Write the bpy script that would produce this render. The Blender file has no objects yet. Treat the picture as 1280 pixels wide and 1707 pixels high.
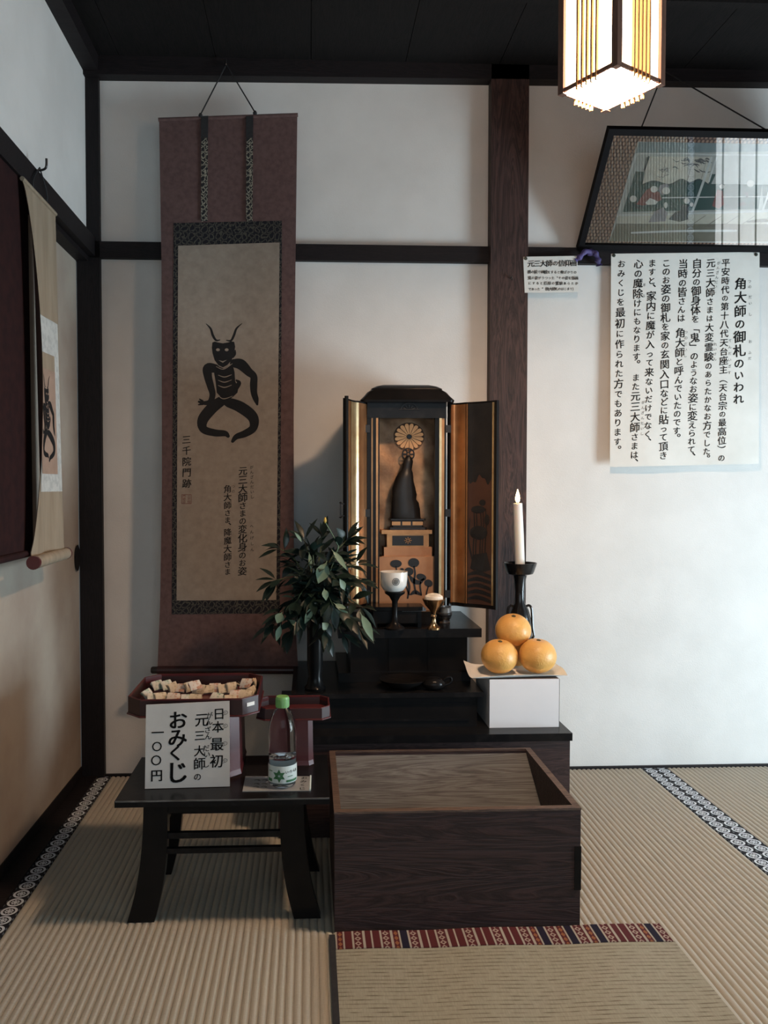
import bpy, bmesh, math, random
from mathutils import Vector, Matrix
random.seed(7)
S = bpy.context.scene
COL = S.collection

# ------------------------------------------------------------------ camera
F, PX, PY = 1350.0, 575.0, 853.5            # focal length and principal point in photo pixels (1280 x 1707)
CAM = Vector((0.0, -2.82, 1.0))
YAW, PIT = math.atan(60 / F), math.atan(41 / F)
FW = Vector((math.sin(YAW) * math.cos(PIT), math.cos(YAW) * math.cos(PIT), -math.sin(PIT)))
RT = Vector((math.cos(YAW), -math.sin(YAW), 0))
UP = RT.cross(FW)
cd = bpy.data.cameras.new('camera')
cam = bpy.data.objects.new('camera', cd)
COL.objects.link(cam)
cam.matrix_world = Matrix(((RT.x, UP.x, -FW.x, CAM.x), (RT.y, UP.y, -FW.y, CAM.y), (RT.z, UP.z, -FW.z, CAM.z), (0, 0, 0, 1)))
cd.sensor_fit = 'HORIZONTAL'
cd.sensor_width = 36.0
cd.lens = 36.0 * F / 1280
cd.shift_x = (640 - PX) / 1280
cd.clip_start = 0.02
S.camera = cam

# ------------------------------------------------------------------ light
S.view_settings.view_transform = 'Standard'
S.view_settings.look = 'None'
S.view_settings.exposure = 0.0
S.view_settings.gamma = 1.0
try:
    S.view_settings.use_curve_mapping = False
except Exception:
    pass
SKY_STRENGTH = 0.6
LAMP_E = 14.0
LAMP_BOTTOM = 320.0
LAMP_COL = (1.0, 0.65, 0.41)
w = bpy.data.worlds.new('sky')
S.world = w
w.use_nodes = True
bgn = w.node_tree.nodes['Background']
bgn.inputs[0].default_value = (0.72, 0.87, 1.0, 1)
bgn.inputs[1].default_value = SKY_STRENGTH
OPEN_Y0, OPEN_Y1, OPEN_Z = -2.0, -0.30, 1.75      # open side of the room, to the right of the picture
XR = 2.24
DAY_W = 66.0
ld = bpy.data.lights.new('garden_daylight', 'AREA')   # bright garden seen below the eaves
ld.shape = 'RECTANGLE'
ld.size, ld.size_y = 1.0, 0.8
ld.energy = DAY_W
ld.color = (0.72, 0.90, 1.0)
lo = bpy.data.objects.new('garden_daylight', ld)
COL.objects.link(lo)
lo.location = (2.86, -1.36, 0.46)
lo.rotation_euler = Vector((-1, 0.22, 0.20)).to_track_quat('-Z', 'Z').to_euler()
sd = bpy.data.lights.new('sun', 'SUN')                # falls on the veranda boards
sd.energy = 10.0
sd.angle = 0.01
sd.color = (1.0, 0.96, 0.9)
so = bpy.data.objects.new('sun', sd)
COL.objects.link(so)
so.rotation_euler = Vector((-0.05, -0.30, -0.95)).to_track_quat('-Z', 'Y').to_euler()

rd_ = bpy.data.lights.new('rear_fill', 'AREA')   # added soft fill from behind the viewer, through an invented gap
rd_.shape = 'RECTANGLE'
rd_.size, rd_.size_y = 2.3, 1.5
rd_.energy = 12.0
rd_.color = (0.78, 0.92, 1.0)
ro = bpy.data.objects.new('rear_fill', rd_)
COL.objects.link(ro)
ro.location = (0.5, -4.45, 1.25)
ro.rotation_euler = Vector((0, 1, 0)).to_track_quat('-Z', 'Z').to_euler()

# ------------------------------------------------------------------ helpers
def ray(px, py):
    return FW + RT * ((px - PX) / F) - UP * ((py - PY) / F)
def atY(px, py, y):
    r = ray(px, py); return CAM + r * ((y - CAM.y) / r.y)
def atX(px, py, x):
    r = ray(px, py); return CAM + r * ((x - CAM.x) / r.x)
def atZ(px, py, z):
    r = ray(px, py); return CAM + r * ((z - CAM.z) / r.z)

WLOC = {}
def place(ob, loc, parent):
    WLOC[ob.name] = Vector(loc)
    if parent is not None:
        ob.parent = parent
        ob.location = Vector(loc) - WLOC[parent.name]
    else:
        ob.location = loc
def thing(name, label, cat, loc, group=None):
    o = bpy.data.objects.new(name, None)
    COL.objects.link(o)
    o.empty_display_size = 0.02
    place(o, loc, None)
    o['label'] = label; o['category'] = cat
    if group: o['group'] = group
    return o
def tag(o, label, cat, group=None):
    o['label'] = label; o['category'] = cat
    if group: o['group'] = group
    return o
def obj(name, bm, m, parent=None, smooth=False, bevel=0.0, segs=2, label=None):
    if isinstance(bm, tuple):
        me = bpy.data.meshes.new(name); me.from_pydata(bm[0], [], bm[1]); me.update()
    else:
        if bevel > 0:
            es = [e for e in bm.edges if len(e.link_faces) == 2 and e.calc_face_angle(0) > 0.5]
            bmesh.ops.bevel(bm, geom=es, offset=bevel, segments=segs, affect='EDGES', profile=0.5)
        bmesh.ops.recalc_face_normals(bm, faces=bm.faces)
        me = bpy.data.meshes.new(name); bm.to_mesh(me); bm.free()
    vs = [v.co for v in me.vertices]
    lo_ = Vector((min(v.x for v in vs), min(v.y for v in vs), min(v.z for v in vs)))
    hi_ = Vector((max(v.x for v in vs), max(v.y for v in vs), max(v.z for v in vs)))
    org = Vector(((lo_.x + hi_.x) / 2, (lo_.y + hi_.y) / 2, lo_.z))
    me.transform(Matrix.Translation(-org))
    me.materials.append(m)
    if smooth:
        me.polygons.foreach_set('use_smooth', [True] * len(me.polygons))
        try: me.set_sharp_from_angle(angle=math.radians(smooth if smooth is not True else 40))
        except Exception: pass
    o = bpy.data.objects.new(name, me)
    COL.objects.link(o)
    place(o, org, parent)
    if label: o['label'] = label
    return o
def struct(name, bm, m, parent=None, **k):
    o = obj(name, bm, m, parent, **k)
    if parent is None: o['kind'] = 'structure'
    return o

def nb(): return bmesh.new()
def box(x0, x1, y0, y1, z0, z1, bm=None):
    bm = bm or nb()
    v = [bm.verts.new((x, y, z)) for z in (z0, z1) for y in (y0, y1) for x in (x0, x1)]
    for f in ((0, 2, 3, 1), (4, 5, 7, 6), (0, 1, 5, 4), (2, 6, 7, 3), (0, 4, 6, 2), (1, 3, 7, 5)):
        bm.faces.new([v[i] for i in f])
    return bm
def hexa(p, bm=None):
    """eight corners: 0-3 lower ring, 4-7 upper ring"""
    bm = bm or nb()
    v = [bm.verts.new(q) for q in p]
    for f in ((3, 2, 1, 0), (4, 5, 6, 7), (0, 1, 5, 4), (1, 2, 6, 5), (2, 3, 7, 6), (3, 0, 4, 7)):
        bm.faces.new([v[i] for i in f])
    return bm
def lathe(prof, c=(0, 0, 0), n=32, bm=None, sx=1.0, sy=1.0):
    bm = bm or nb()
    rings = []
    for r, z in prof:
        if r < 1e-6:
            rings.append([bm.verts.new((c[0], c[1], c[2] + z))])
        else:
            rings.append([bm.verts.new((c[0] + sx * r * math.cos(2 * math.pi * i / n), c[1] + sy * r * math.sin(2 * math.pi * i / n), c[2] + z)) for i in range(n)])
    for a, b in zip(rings, rings[1:]):
        for i in range(n):
            j = (i + 1) % n
            if len(a) == 1 and len(b) == 1: continue
            if len(a) == 1: bm.faces.new((a[0], b[i], b[j]))
            elif len(b) == 1: bm.faces.new((a[i], a[j], b[0]))
            else: bm.faces.new((a[i], a[j], b[j], b[i]))
    for rr in (rings[0], rings[-1]):
        if len(rr) > 2: bm.faces.new(rr)
    return bm
def tube(pts, r, n=8, bm=None, cap=True):
    bm = bm or nb()
    pts = [Vector(p) for p in pts]
    rs = r if isinstance(r, (list, tuple)) else [r] * len(pts)
    rings = []
    prev = None
    for i, p in enumerate(pts):
        t = (pts[min(i + 1, len(pts) - 1)] - pts[max(i - 1, 0)]).normalized()
        ref = prev if prev is not None else (Vector((0, 0, 1)) if abs(t.z) < 0.9 else Vector((1, 0, 0)))
        a = (ref - t * ref.dot(t)).normalized()
        prev = a
        b = t.cross(a)
        rings.append([bm.verts.new(p + (a * math.cos(2 * math.pi * k / n) + b * math.sin(2 * math.pi * k / n)) * rs[i]) for k in range(n)])
    for a, b in zip(rings, rings[1:]):
        for k in range(n):
            bm.faces.new((a[k], a[(k + 1) % n], b[(k + 1) % n], b[k]))
    if cap:
        bm.faces.new(rings[0]); bm.faces.new(rings[-1])
    return bm
def bez(pts, n=12):
    """smooth curve through points (Catmull-Rom)"""
    P = [Vector(p) for p in pts]
    out = []
    for i in range(len(P) - 1):
        a, b, c, d = P[max(i - 1, 0)], P[i], P[i + 1], P[min(i + 2, len(P) - 1)]
        for k in range(n):
            t = k / n
            out.append(0.5 * ((2 * b) + (c - a) * t + (2 * a - 5 * b + 4 * c - d) * t * t + (3 * b - a - 3 * c + d) * t ** 3))
    out.append(P[-1])
    return out
def loft(rings, bm=None, cap=True):
    bm = bm or nb()
    R = [[bm.verts.new(p) for p in ring] for ring in rings]
    n = len(R[0])
    for a, b in zip(R, R[1:]):
        for i in range(n):
            j = (i + 1) % n
            bm.faces.new((a[i], a[j], b[j], b[i]))
    if cap:
        bm.faces.new(R[0][::-1]); bm.faces.new(R[-1])
    return bm
def rrect(cx, cy, hx, hy, r, z, n=5):
    out = []
    for qx, qy, a0 in ((1, 1, 0), (-1, 1, 90), (-1, -1, 180), (1, -1, 270)):
        for k in range(n):
            a = math.radians(a0 + 90 * k / (n - 1))
            out.append((cx + qx * (hx - r) + r * math.cos(a), cy + qy * (hy - r) + r * math.sin(a), z))
    return out
def grid(fn, nu, nv, thick=0.0, nrm=None):
    """surface fn(u,v); with thick a closed slab offset along nrm"""
    bm = nb()
    def layer(off):
        return [[bm.verts.new(Vector(fn(i / nu, j / nv)) + off) for i in range(nu + 1)] for j in range(nv + 1)]
    A = layer(Vector((0, 0, 0)))
    for j in range(nv):
        for i in range(nu):
            bm.faces.new((A[j][i], A[j][i + 1], A[j + 1][i + 1], A[j + 1][i]))
    if thick:
        B = layer(Vector(nrm) * thick)
        for j in range(nv):
            for i in range(nu):
                bm.faces.new((B[j][i], B[j + 1][i], B[j + 1][i + 1], B[j][i + 1]))
        ring = [(0, i) for i in range(nu)] + [(j, nu) for j in range(nv)] + [(nv, i) for i in range(nu, 0, -1)] + [(j, 0) for j in range(nv, 0, -1)]
        for k in range(len(ring)):
            a, b = ring[k], ring[(k + 1) % len(ring)]
            bm.faces.new((A[a[0]][a[1]], B[a[0]][a[1]], B[b[0]][b[1]], A[b[0]][b[1]]))
    return bm
def extrude_poly(pts, d, bm=None):
    """closed polygon (3D points, any plane) pushed by vector d"""
    bm = bm or nb()
    d = Vector(d)
    a = [bm.verts.new(p) for p in pts]
    b = [bm.verts.new(Vector(p) + d) for p in pts]
    bm.faces.new(a); bm.faces.new(b[::-1])
    n = len(a)
    for i in range(n):
        bm.faces.new((a[i], b[i], b[(i + 1) % n], a[(i + 1) % n]))
    return bm

# flat ink work: lists of 2-D polygons mapped to a surface
def stroke2d(pts, n=6):
    """pts (x,y,width) -> list of quads in 2-D, rounded ends"""
    C = bez([(p[0], p[1], p[2]) for p in pts], n)
    L, R = [], []
    for i, c in enumerate(C):
        t = C[min(i + 1, len(C) - 1)] - C[max(i - 1, 0)]
        t = Vector((t.x, t.y)).normalized() if Vector((t.x, t.y)).length > 1e-9 else Vector((1, 0))
        nn = Vector((-t.y, t.x)) * c.z / 2
        L.append((c.x + nn.x, c.y + nn.y)); R.append((c.x - nn.x, c.y - nn.y))
    polys = [[L[i], L[i + 1], R[i + 1], R[i]] for i in range(len(C) - 1)]
    for c in (C[0], C[-1]):
        if c.z > 1.5: polys.append(ell2d(c.x, c.y, c.z / 2, c.z / 2, 10))
    return polys
def ell2d(cx, cy, rx, ry, n=20, a0=0, rot=0):
    ca, sa = math.cos(rot), math.sin(rot)
    out = []
    for k in range(n):
        t = a0 + 2 * math.pi * k / n
        x, y = rx * math.cos(t), ry * math.sin(t)
        out.append((cx + x * ca - y * sa, cy + x * sa + y * ca))
    return out
def ring2d(cx, cy, r0, r1, n=24):
    a, b = ell2d(cx, cy, r0, r0, n), ell2d(cx, cy, r1, r1, n)
    return [[a[i], a[(i + 1) % n], b[(i + 1) % n], b[i]] for i in range(n)]
def ink(polys, fn):
    V, Fc = [], []
    for p in polys:
        i0 = len(V)
        V += [tuple(fn(x, y)) for x, y in p]
        Fc.append(list(range(i0, i0 + len(p))))
    return (V, Fc)

GL = {}
def glyph(ch, fat):
    k = (ch, fat)
    if k not in GL:
        cu = bpy.data.curves.new('glyph', 'FONT')
        cu.body = ch; cu.size = 1; cu.resolution_u = 3; cu.offset = fat
        ob = bpy.data.objects.new('glyph', cu)
        COL.objects.link(ob)
        bpy.context.view_layer.update()
        me = bpy.data.meshes.new_from_object(ob.evaluated_get(bpy.context.evaluated_depsgraph_get()))
        GL[k] = ([(v.co.x - 0.5, v.co.y - 0.37) for v in me.vertices], [list(p.vertices) for p in me.polygons])
        bpy.data.objects.remove(ob); bpy.data.curves.remove(cu); bpy.data.meshes.remove(me)
    return GL[k]
class Text:
    """handwritten-looking characters placed in a 2-D frame (x right, y DOWN)"""
    def __init__(self): self.V, self.Fc = [], []
    def put(self, ch, x, y, s, fat=0.02, rot=0.0, wob=1.0, sx=1.0):
        if ch in ' 　': return
        gv, gf = glyph(ch, 0.0)
        e = fat * 0.9
        offs = [(0, 0)] if fat < .004 else [(-e, -e * .5), (e, -e * .5), (-e, e * .5), (e, e * .5)]
        a = math.radians(rot + random.uniform(-3, 3) * wob)
        k = s * (1 + random.uniform(-.06, .06) * wob)
        sh = 0.10 * wob
        ca, sa = math.cos(a), math.sin(a)
        dx = dy = 0.0
        if ch in '、。' : dx, dy = 0.55, 0.50
        for ox_, oy_ in offs:
            i0 = len(self.V)
            for gx, gy in gv:
                gx += dx + ox_; gy += dy + oy_
                gy += sh * gx
                gx *= sx
                self.V.append((x + k * (gx * ca - gy * sa), y - k * (gx * sa + gy * ca)))
            self.Fc += [[i + i0 for i in f] for f in gf]
    def column(self, s, x0, y0, x1, y1, size, fat=0.02, sizes=None):
        """vertical column from first character centre to last"""
        ws = [(0.6 if c in '、。 ' else (0.9 if 'ぁ' <= c <= 'ん' else 1.05)) for c in s]
        tot = sum((ws[i] + ws[i + 1]) / 2 for i in range(len(s) - 1)) or 1
        t = 0
        for i, c in enumerate(s):
            if i: t += (ws[i - 1] + ws[i]) / 2
            f = t / tot
            k = size * (0.86 if 'ぁ' <= c <= 'ん' else 1.06)
            r = -90 if c in '「」()（）' else 0
            self.put(c, x0 + (x1 - x0) * f, y0 + (y1 - y0) * f, k, fat, r)
    def mesh(self, fn):
        return ([tuple(fn(x, y)) for x, y in self.V], self.Fc)

# ------------------------------------------------------------------ node helpers
class E:
    """small arithmetic on shader sockets"""
    nt = None
    def __init__(s, k): s.k = k
    @staticmethod
    def op(o, *a):
        n = E.nt.nodes.new('ShaderNodeMath'); n.operation = o
        for i, v in enumerate(a):
            v = v.k if isinstance(v, E) else v
            if isinstance(v, (int, float)): n.inputs[i].default_value = v
            else: E.nt.links.new(v, n.inputs[i])
        return E(n.outputs[0])
    def __add__(s, o): return E.op('ADD', s, o)
    def __radd__(s, o): return E.op('ADD', s, o)
    def __sub__(s, o): return E.op('SUBTRACT', s, o)
    def __rsub__(s, o): return E.op('SUBTRACT', o, s)
    def __mul__(s, o): return E.op('MULTIPLY', s, o)
    def __rmul__(s, o): return E.op('MULTIPLY', s, o)
    def __truediv__(s, o): return E.op('DIVIDE', s, o)
    def lt(s, o): return E.op('LESS_THAN', s, o)
    def gt(s, o): return E.op('GREATER_THAN', s, o)
    def abs(s): return E.op('ABSOLUTE', s)
    def fr(s): return E.op('FRACT', s)
    def fl(s): return E.op('FLOOR', s)
    def sin(s): return E.op('SINE', s)
    def sqrt(s): return E.op('SQRT', s)
    def max(s, o): return E.op('MAXIMUM', s, o)
    def min(s, o): return E.op('MINIMUM', s, o)
    def mod2(s): return E.op('FLOORED_MODULO', s, 2.0)
def newmat(name, rough=0.6, metal=0.0, spec=0.5, coat=0.0):
    m = bpy.data.materials.new(name); m.use_nodes = True
    nt = m.node_tree
    b = nt.nodes['Principled BSDF']
    b.inputs['Roughness'].default_value = rough
    b.inputs['Metallic'].default_value = metal
    b.inputs['Specular IOR Level'].default_value = spec
    b.inputs['Coat Weight'].default_value = coat
    E.nt = nt
    return m, nt, b
def coords(nt, kind='Object'):
    t = nt.nodes.new('ShaderNodeTexCoord')
    s = nt.nodes.new('ShaderNodeSeparateXYZ')
    nt.links.new(t.outputs[kind], s.inputs[0])
    return t.outputs[kind], E(s.outputs[0]), E(s.outputs[1]), E(s.outputs[2])
def noise(nt, vec, scale, detail=4, stretch=None, rough=0.55, dist=0.0):
    n = nt.nodes.new('ShaderNodeTexNoise')
    n.inputs['Scale'].default_value = scale; n.inputs['Detail'].default_value = detail
    n.inputs['Roughness'].default_value = rough; n.inputs['Distortion'].default_value = dist
    if stretch:
        mp = nt.nodes.new('ShaderNodeMapping'); mp.inputs['Scale'].default_value = stretch
        nt.links.new(vec, mp.inputs[0]); vec = mp.outputs[0]
    nt.links.new(vec, n.inputs['Vector'])
    return n.outputs[0]
def mix(nt, fac, a, b):
    n = nt.nodes.new('ShaderNodeMix'); n.data_type = 'RGBA'
    fac = fac.k if isinstance(fac, E) else fac
    if isinstance(fac, (int, float)): n.inputs[0].default_value = fac
    else: nt.links.new(fac, n.inputs[0])
    for i, c in ((6, a), (7, b)):
        if isinstance(c, tuple): n.inputs[i].default_value = (*c[:3], 1)
        else: nt.links.new(c, n.inputs[i])
    return n.outputs[2]
def ramp(nt, sock, lo, hi):
    n = nt.nodes.new('ShaderNodeMapRange')
    n.inputs[1].default_value = lo; n.inputs[2].default_value = hi
    nt.links.new(sock.k if isinstance(sock, E) else sock, n.inputs[0])
    return n.outputs[0]
def bump(nt, b, sock, dist=0.001, strength=0.5):
    n = nt.nodes.new('ShaderNodeBump')
    n.inputs['Strength'].default_value = strength; n.inputs['Distance'].default_value = dist
    nt.links.new(sock.k if isinstance(sock, E) else sock, n.inputs['Height'])
    nt.links.new(n.outputs[0], b.inputs['Normal'])
def setcol(nt, b, c):
    if isinstance(c, tuple): b.inputs['Base Color'].default_value = (*c[:3], 1)
    else: nt.links.new(c, b.inputs['Base Color'])
def simple(name, c1, c2=None, rough=0.6, metal=0.0, scale=12, stretch=None, lo=0.35, hi=0.65, bmp=0.0, bscale=90, spec=0.5, coat=0.0, detail=5, dist=0.0):
    m, nt, b = newmat(name, rough, metal, spec, coat)
    vec, x, y, z = coords(nt)
    c2 = c2 or tuple(v * 0.8 for v in c1)
    setcol(nt, b, mix(nt, ramp(nt, noise(nt, vec, scale, detail, stretch, dist=dist), lo, hi), c1, c2))
    if bmp: bump(nt, b, noise(nt, vec, bscale, 4, stretch), bmp, 0.6)
    return m
def wood(name, c1, c2, rough=0.5, axis='x', scale=1.0, bmp=0.0006, spec=0.4, dist=2.5):
    m, nt, b = newmat(name, rough, 0, spec)
    vec, x, y, z = coords(nt)
    st = {'x': (1.2, 14, 14), 'y': (14, 1.2, 14), 'z': (14, 14, 1.2)}[axis]
    n1 = noise(nt, vec, 1.6 * scale, 6, st, dist=dist)
    n2 = noise(nt, vec, 9 * scale, 4, st)
    g = E(n1) * 9.0
    g = (g.fr() - 0.5).abs() * 2.0
    f = g * 0.6 + E(n2) * 0.5
    setcol(nt, b, mix(nt, ramp(nt, f, 0.15, 0.95), c1, c2))
    bump(nt, b, f, bmp, 0.6)
    return m

# ------------------------------------------------------------------ materials
M = {}
M['plaster'] = simple('plaster', (0.72, 0.71, 0.69), (0.66, 0.65, 0.63), 0.9, scale=5, bmp=0.0008, bscale=260, spec=0.2)
M['darkwood'] = wood('dark_stained_wood', (0.006, 0.005, 0.006), (0.014, 0.010, 0.011), 0.6, 'x', spec=0.25)
M['darkwood_z'] = wood('dark_stained_post', (0.006, 0.005, 0.006), (0.013, 0.010, 0.011), 0.6, 'z', spec=0.25)
M['pillar'] = wood('pillar_wood', (0.011, 0.006, 0.0055), (0.072, 0.036, 0.031), 0.6, 'z', 0.8)
M['ceiling'] = wood('ceiling_board', (0.006, 0.006, 0.006), (0.012, 0.010, 0.010), 0.8, 'y', spec=0.15)
M['fusuma'] = simple('sliding_door_paper', (0.42, 0.37, 0.31), (0.33, 0.27, 0.225), 0.9, scale=3.5, detail=8, bmp=0.0005, bscale=400, spec=0.15)
M['black'] = simple('black_lacquer', (0.0075, 0.0075, 0.008), (0.011, 0.010, 0.010), 0.26, scale=20, spec=0.14, bmp=0.0003, bscale=40)
M['black_worn'] = simple('worn_black_lacquer', (0.008, 0.008, 0.009), (0.017, 0.016, 0.016), 0.27, scale=30, lo=0.5, hi=0.75, bmp=0.0004, bscale=50, spec=0.16)
M['redlac'] = simple('red_lacquer', (0.095, 0.016, 0.018), (0.07, 0.011, 0.013), 0.34, scale=10, coat=0.2)
M['redblack'] = simple('dark_red_lacquer', (0.022, 0.009, 0.010), (0.035, 0.010, 0.011), 0.36, scale=10)
M['gold'] = simple('old_gold', (0.62, 0.30, 0.13), (0.36, 0.16, 0.07), 0.34, metal=0.85, scale=14, lo=0.3, hi=0.75, bmp=0.0006, bscale=60)
M['goldflat'] = simple('gold_leaf_board', (0.50, 0.255, 0.13), (0.38, 0.18, 0.09), 0.5, metal=0.45, scale=9, bmp=0.0004, bscale=80)
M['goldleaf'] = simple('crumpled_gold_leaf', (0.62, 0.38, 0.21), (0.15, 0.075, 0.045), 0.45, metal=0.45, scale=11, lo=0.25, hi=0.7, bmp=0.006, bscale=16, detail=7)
M['doorpanel'] = simple('gold_with_painted_reflection', (0.055, 0.026, 0.018), (0.085, 0.038, 0.024), 0.4, metal=0.2, scale=6)  # gold door panel, its dark reflection put into the base colour
M['frameblack'] = simple('black_frame', (0.006, 0.006, 0.007), (0.009, 0.008, 0.009), 0.6, spec=0.05)
M['crestdark'] = simple('dark_crest_ground', (0.16, 0.085, 0.045), (0.11, 0.058, 0.032), 0.6)
M['goldpale'] = simple('pale_gold', (0.80, 0.62, 0.36), (0.62, 0.42, 0.22), 0.3, metal=0.9, scale=20)
M['brass'] = simple('brass', (0.66, 0.46, 0.26), (0.5, 0.32, 0.16), 0.25, metal=1.0, scale=30)
M['silver'] = simple('tarnished_silver', (0.42, 0.42, 0.42), (0.25, 0.25, 0.26), 0.3, metal=1.0, scale=30)
M['soot'] = simple('dark_bronze', (0.007, 0.007, 0.008), (0.014, 0.012, 0.012), 0.4, scale=20, bmp=0.001, bscale=60)
M['bronze'] = simple('polished_dark_bronze', (0.007, 0.007, 0.008), (0.012, 0.011, 0.011), 0.2, spec=0.5, scale=20)
M['ink'] = simple('black_ink', (0.010, 0.010, 0.011), (0.014, 0.014, 0.015), 0.7, spec=0.2)
M['paleink'] = simple('grey_ink', (0.10, 0.10, 0.10), (0.14, 0.14, 0.14), 0.8, spec=0.1)
M['seal'] = simple('seal_red_ink', (0.19, 0.075, 0.06), (0.15, 0.06, 0.05), 0.8, spec=0.1)
M['cloth'] = simple('mauve_brown_cloth', (0.125, 0.078, 0.074), (0.095, 0.058, 0.056), 0.85, scale=60, bmp=0.0005, bscale=600, spec=0.15)
M['clothdark'] = simple('dark_maroon_cloth', (0.020, 0.010, 0.011), (0.030, 0.013, 0.013), 0.85, scale=30, spec=0.1)
M['scrollpaper'] = simple('aged_scroll_paper', (0.30, 0.255, 0.21), (0.24, 0.20, 0.165), 0.9, scale=40, detail=8, lo=0.3, hi=0.7, spec=0.1)
M['tan'] = simple('tan_silk', (0.33, 0.27, 0.20), (0.27, 0.215, 0.155), 0.85, scale=12, stretch=(3, 3, .4), spec=0.15, bmp=0.0004, bscale=300)
M['brownback'] = simple('brown_backing_paper', (0.16, 0.092, 0.068), (0.13, 0.074, 0.056), 0.9, scale=10)
M['silkwhite'] = simple('pale_patterned_silk', (0.52, 0.53, 0.51), (0.42, 0.43, 0.42), 0.8, scale=55, lo=0.45, hi=0.6, spec=0.05)
M['rosepaper'] = simple('rose_brown_paper', (0.36, 0.25, 0.19), (0.30, 0.205, 0.155), 0.9, scale=20)
M['paper'] = simple('white_paper', (0.78, 0.78, 0.75), (0.72, 0.72, 0.70), 0.85, scale=14, spec=0.2, bmp=0.0006, bscale=12)
M['notice'] = simple('cream_notice_paper', (0.74, 0.73, 0.69), (0.68, 0.67, 0.63), 0.85, scale=9, spec=0.2, bmp=0.0015, bscale=9)
M['whitebox'] = simple('white_wrapping_paper', (0.80, 0.81, 0.84), (0.76, 0.77, 0.80), 0.8, scale=6, spec=0.2, bmp=0.001, bscale=10)
M['signcard'] = simple('grey_white_card', (0.60, 0.61, 0.60), (0.54, 0.55, 0.545), 0.6, scale=12, spec=0.3)
M['porcelain'] = simple('white_porcelain', (0.78, 0.77, 0.73), (0.74, 0.73, 0.69), 0.18, scale=5, coat=0.3)
M['rice'] = simple('cooked_rice', (0.78, 0.72, 0.62), (0.70, 0.63, 0.53), 0.8, scale=120, bmp=0.002, bscale=200)
M['cord'] = simple('black_cord', (0.012, 0.012, 0.014), (0.02, 0.02, 0.022), 0.8, scale=80)
M['orange'] = simple('orange_peel', (0.80, 0.45, 0.13), (0.70, 0.36, 0.085), 0.40, scale=9, lo=0.35, hi=0.8, bmp=0.0022, bscale=170, coat=0.1)
M['stemend'] = simple('dry_fruit_stem', (0.10, 0.085, 0.03), (0.06, 0.045, 0.02), 0.8)
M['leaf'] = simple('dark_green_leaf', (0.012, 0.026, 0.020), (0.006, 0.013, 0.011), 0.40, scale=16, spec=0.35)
M['leafpale'] = simple('pale_green_leaf', (0.13, 0.20, 0.13), (0.085, 0.145, 0.095), 0.5, scale=16)
M['bud'] = simple('yellow_bud', (0.6, 0.36, 0.06), (0.35, 0.33, 0.08), 0.5, scale=40)
M['twig'] = simple('green_twig', (0.10, 0.13, 0.055), (0.055, 0.06, 0.03), 0.6)
M['purple'] = simple('purple_cloth', (0.10, 0.075, 0.24), (0.03, 0.022, 0.085), 0.6, scale=20, stretch=(1, 1, .4), bmp=0.004, bscale=30)
M['boxwood'] = wood('old_box_wood', (0.011, 0.006, 0.0065), (0.054, 0.027, 0.026), 0.5, 'x', 0.55, 0.0015)
M['boxinner'] = wood('weathered_grey_board', (0.055, 0.054, 0.053), (0.165, 0.168, 0.168), 0.7, 'x', 0.7, 0.0012)
M['boxrim'] = wood('worn_box_rim', (0.05, 0.03, 0.024), (0.15, 0.10, 0.075), 0.6, 'x')
M['platform'] = wood('platform_wood', (0.018, 0.010, 0.010), (0.058, 0.032, 0.030), 0.5, 'x')
M['lampwood'] = wood('lamp_dark_wood', (0.11, 0.055, 0.038), (0.20, 0.10, 0.07), 0.5, 'z')
M['slat'] = wood('lamp_slat_wood', (0.42, 0.19, 0.06), (0.55, 0.28, 0.10), 0.6, 'z')
M['capgreen'] = simple('green_cap_plastic', (0.18, 0.42, 0.13), (0.15, 0.37, 0.11), 0.4)
M['greenprint'] = simple('green_print', (0.035, 0.16, 0.06), (0.025, 0.11, 0.045), 0.5)
M['labelfilm'] = simple('pale_label_film', (0.60, 0.68, 0.66), (0.55, 0.63, 0.62), 0.35)
M['pin'] = simple('pin_metal', (0.10, 0.11, 0.09), (0.06, 0.065, 0.05), 0.35, metal=0.6)
M['nail'] = simple('iron_nail', (0.30, 0.29, 0.29), (0.1, 0.1, 0.1), 0.4, metal=0.9)
M['plank'] = wood('veranda_plank', (0.50, 0.50, 0.50), (0.62, 0.62, 0.62), 0.6, 'y')
M['rosin'] = simple('grey_wash', (0.30, 0.31, 0.30), (0.36, 0.37, 0.36), 0.8)

def brocade(name, a, b, sc):
    m, nt, bs = newmat(name, 0.7, 0.0, 0.2)
    vec, x, y, z = coords(nt)
    n1 = E(noise(nt, vec, sc * 0.6, 2))
    u = (x * (sc * 2.4) + n1 * 5.0).sin(); v = (z * (sc * 2.4) + n1 * 6.0).sin()
    p = (u * v).abs()
    q = (p.gt(0.16)) * (p.lt(0.55)) 
    setcol(nt, bs, mix(nt, q, a, b))
    return m
M['brocade'] = brocade('navy_olive_brocade', (0.010, 0.010, 0.014), (0.062, 0.058, 0.048), 60)
M['futai'] = brocade('strip_brocade', (0.020, 0.020, 0.022), (0.26, 0.24, 0.19), 70)

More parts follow.
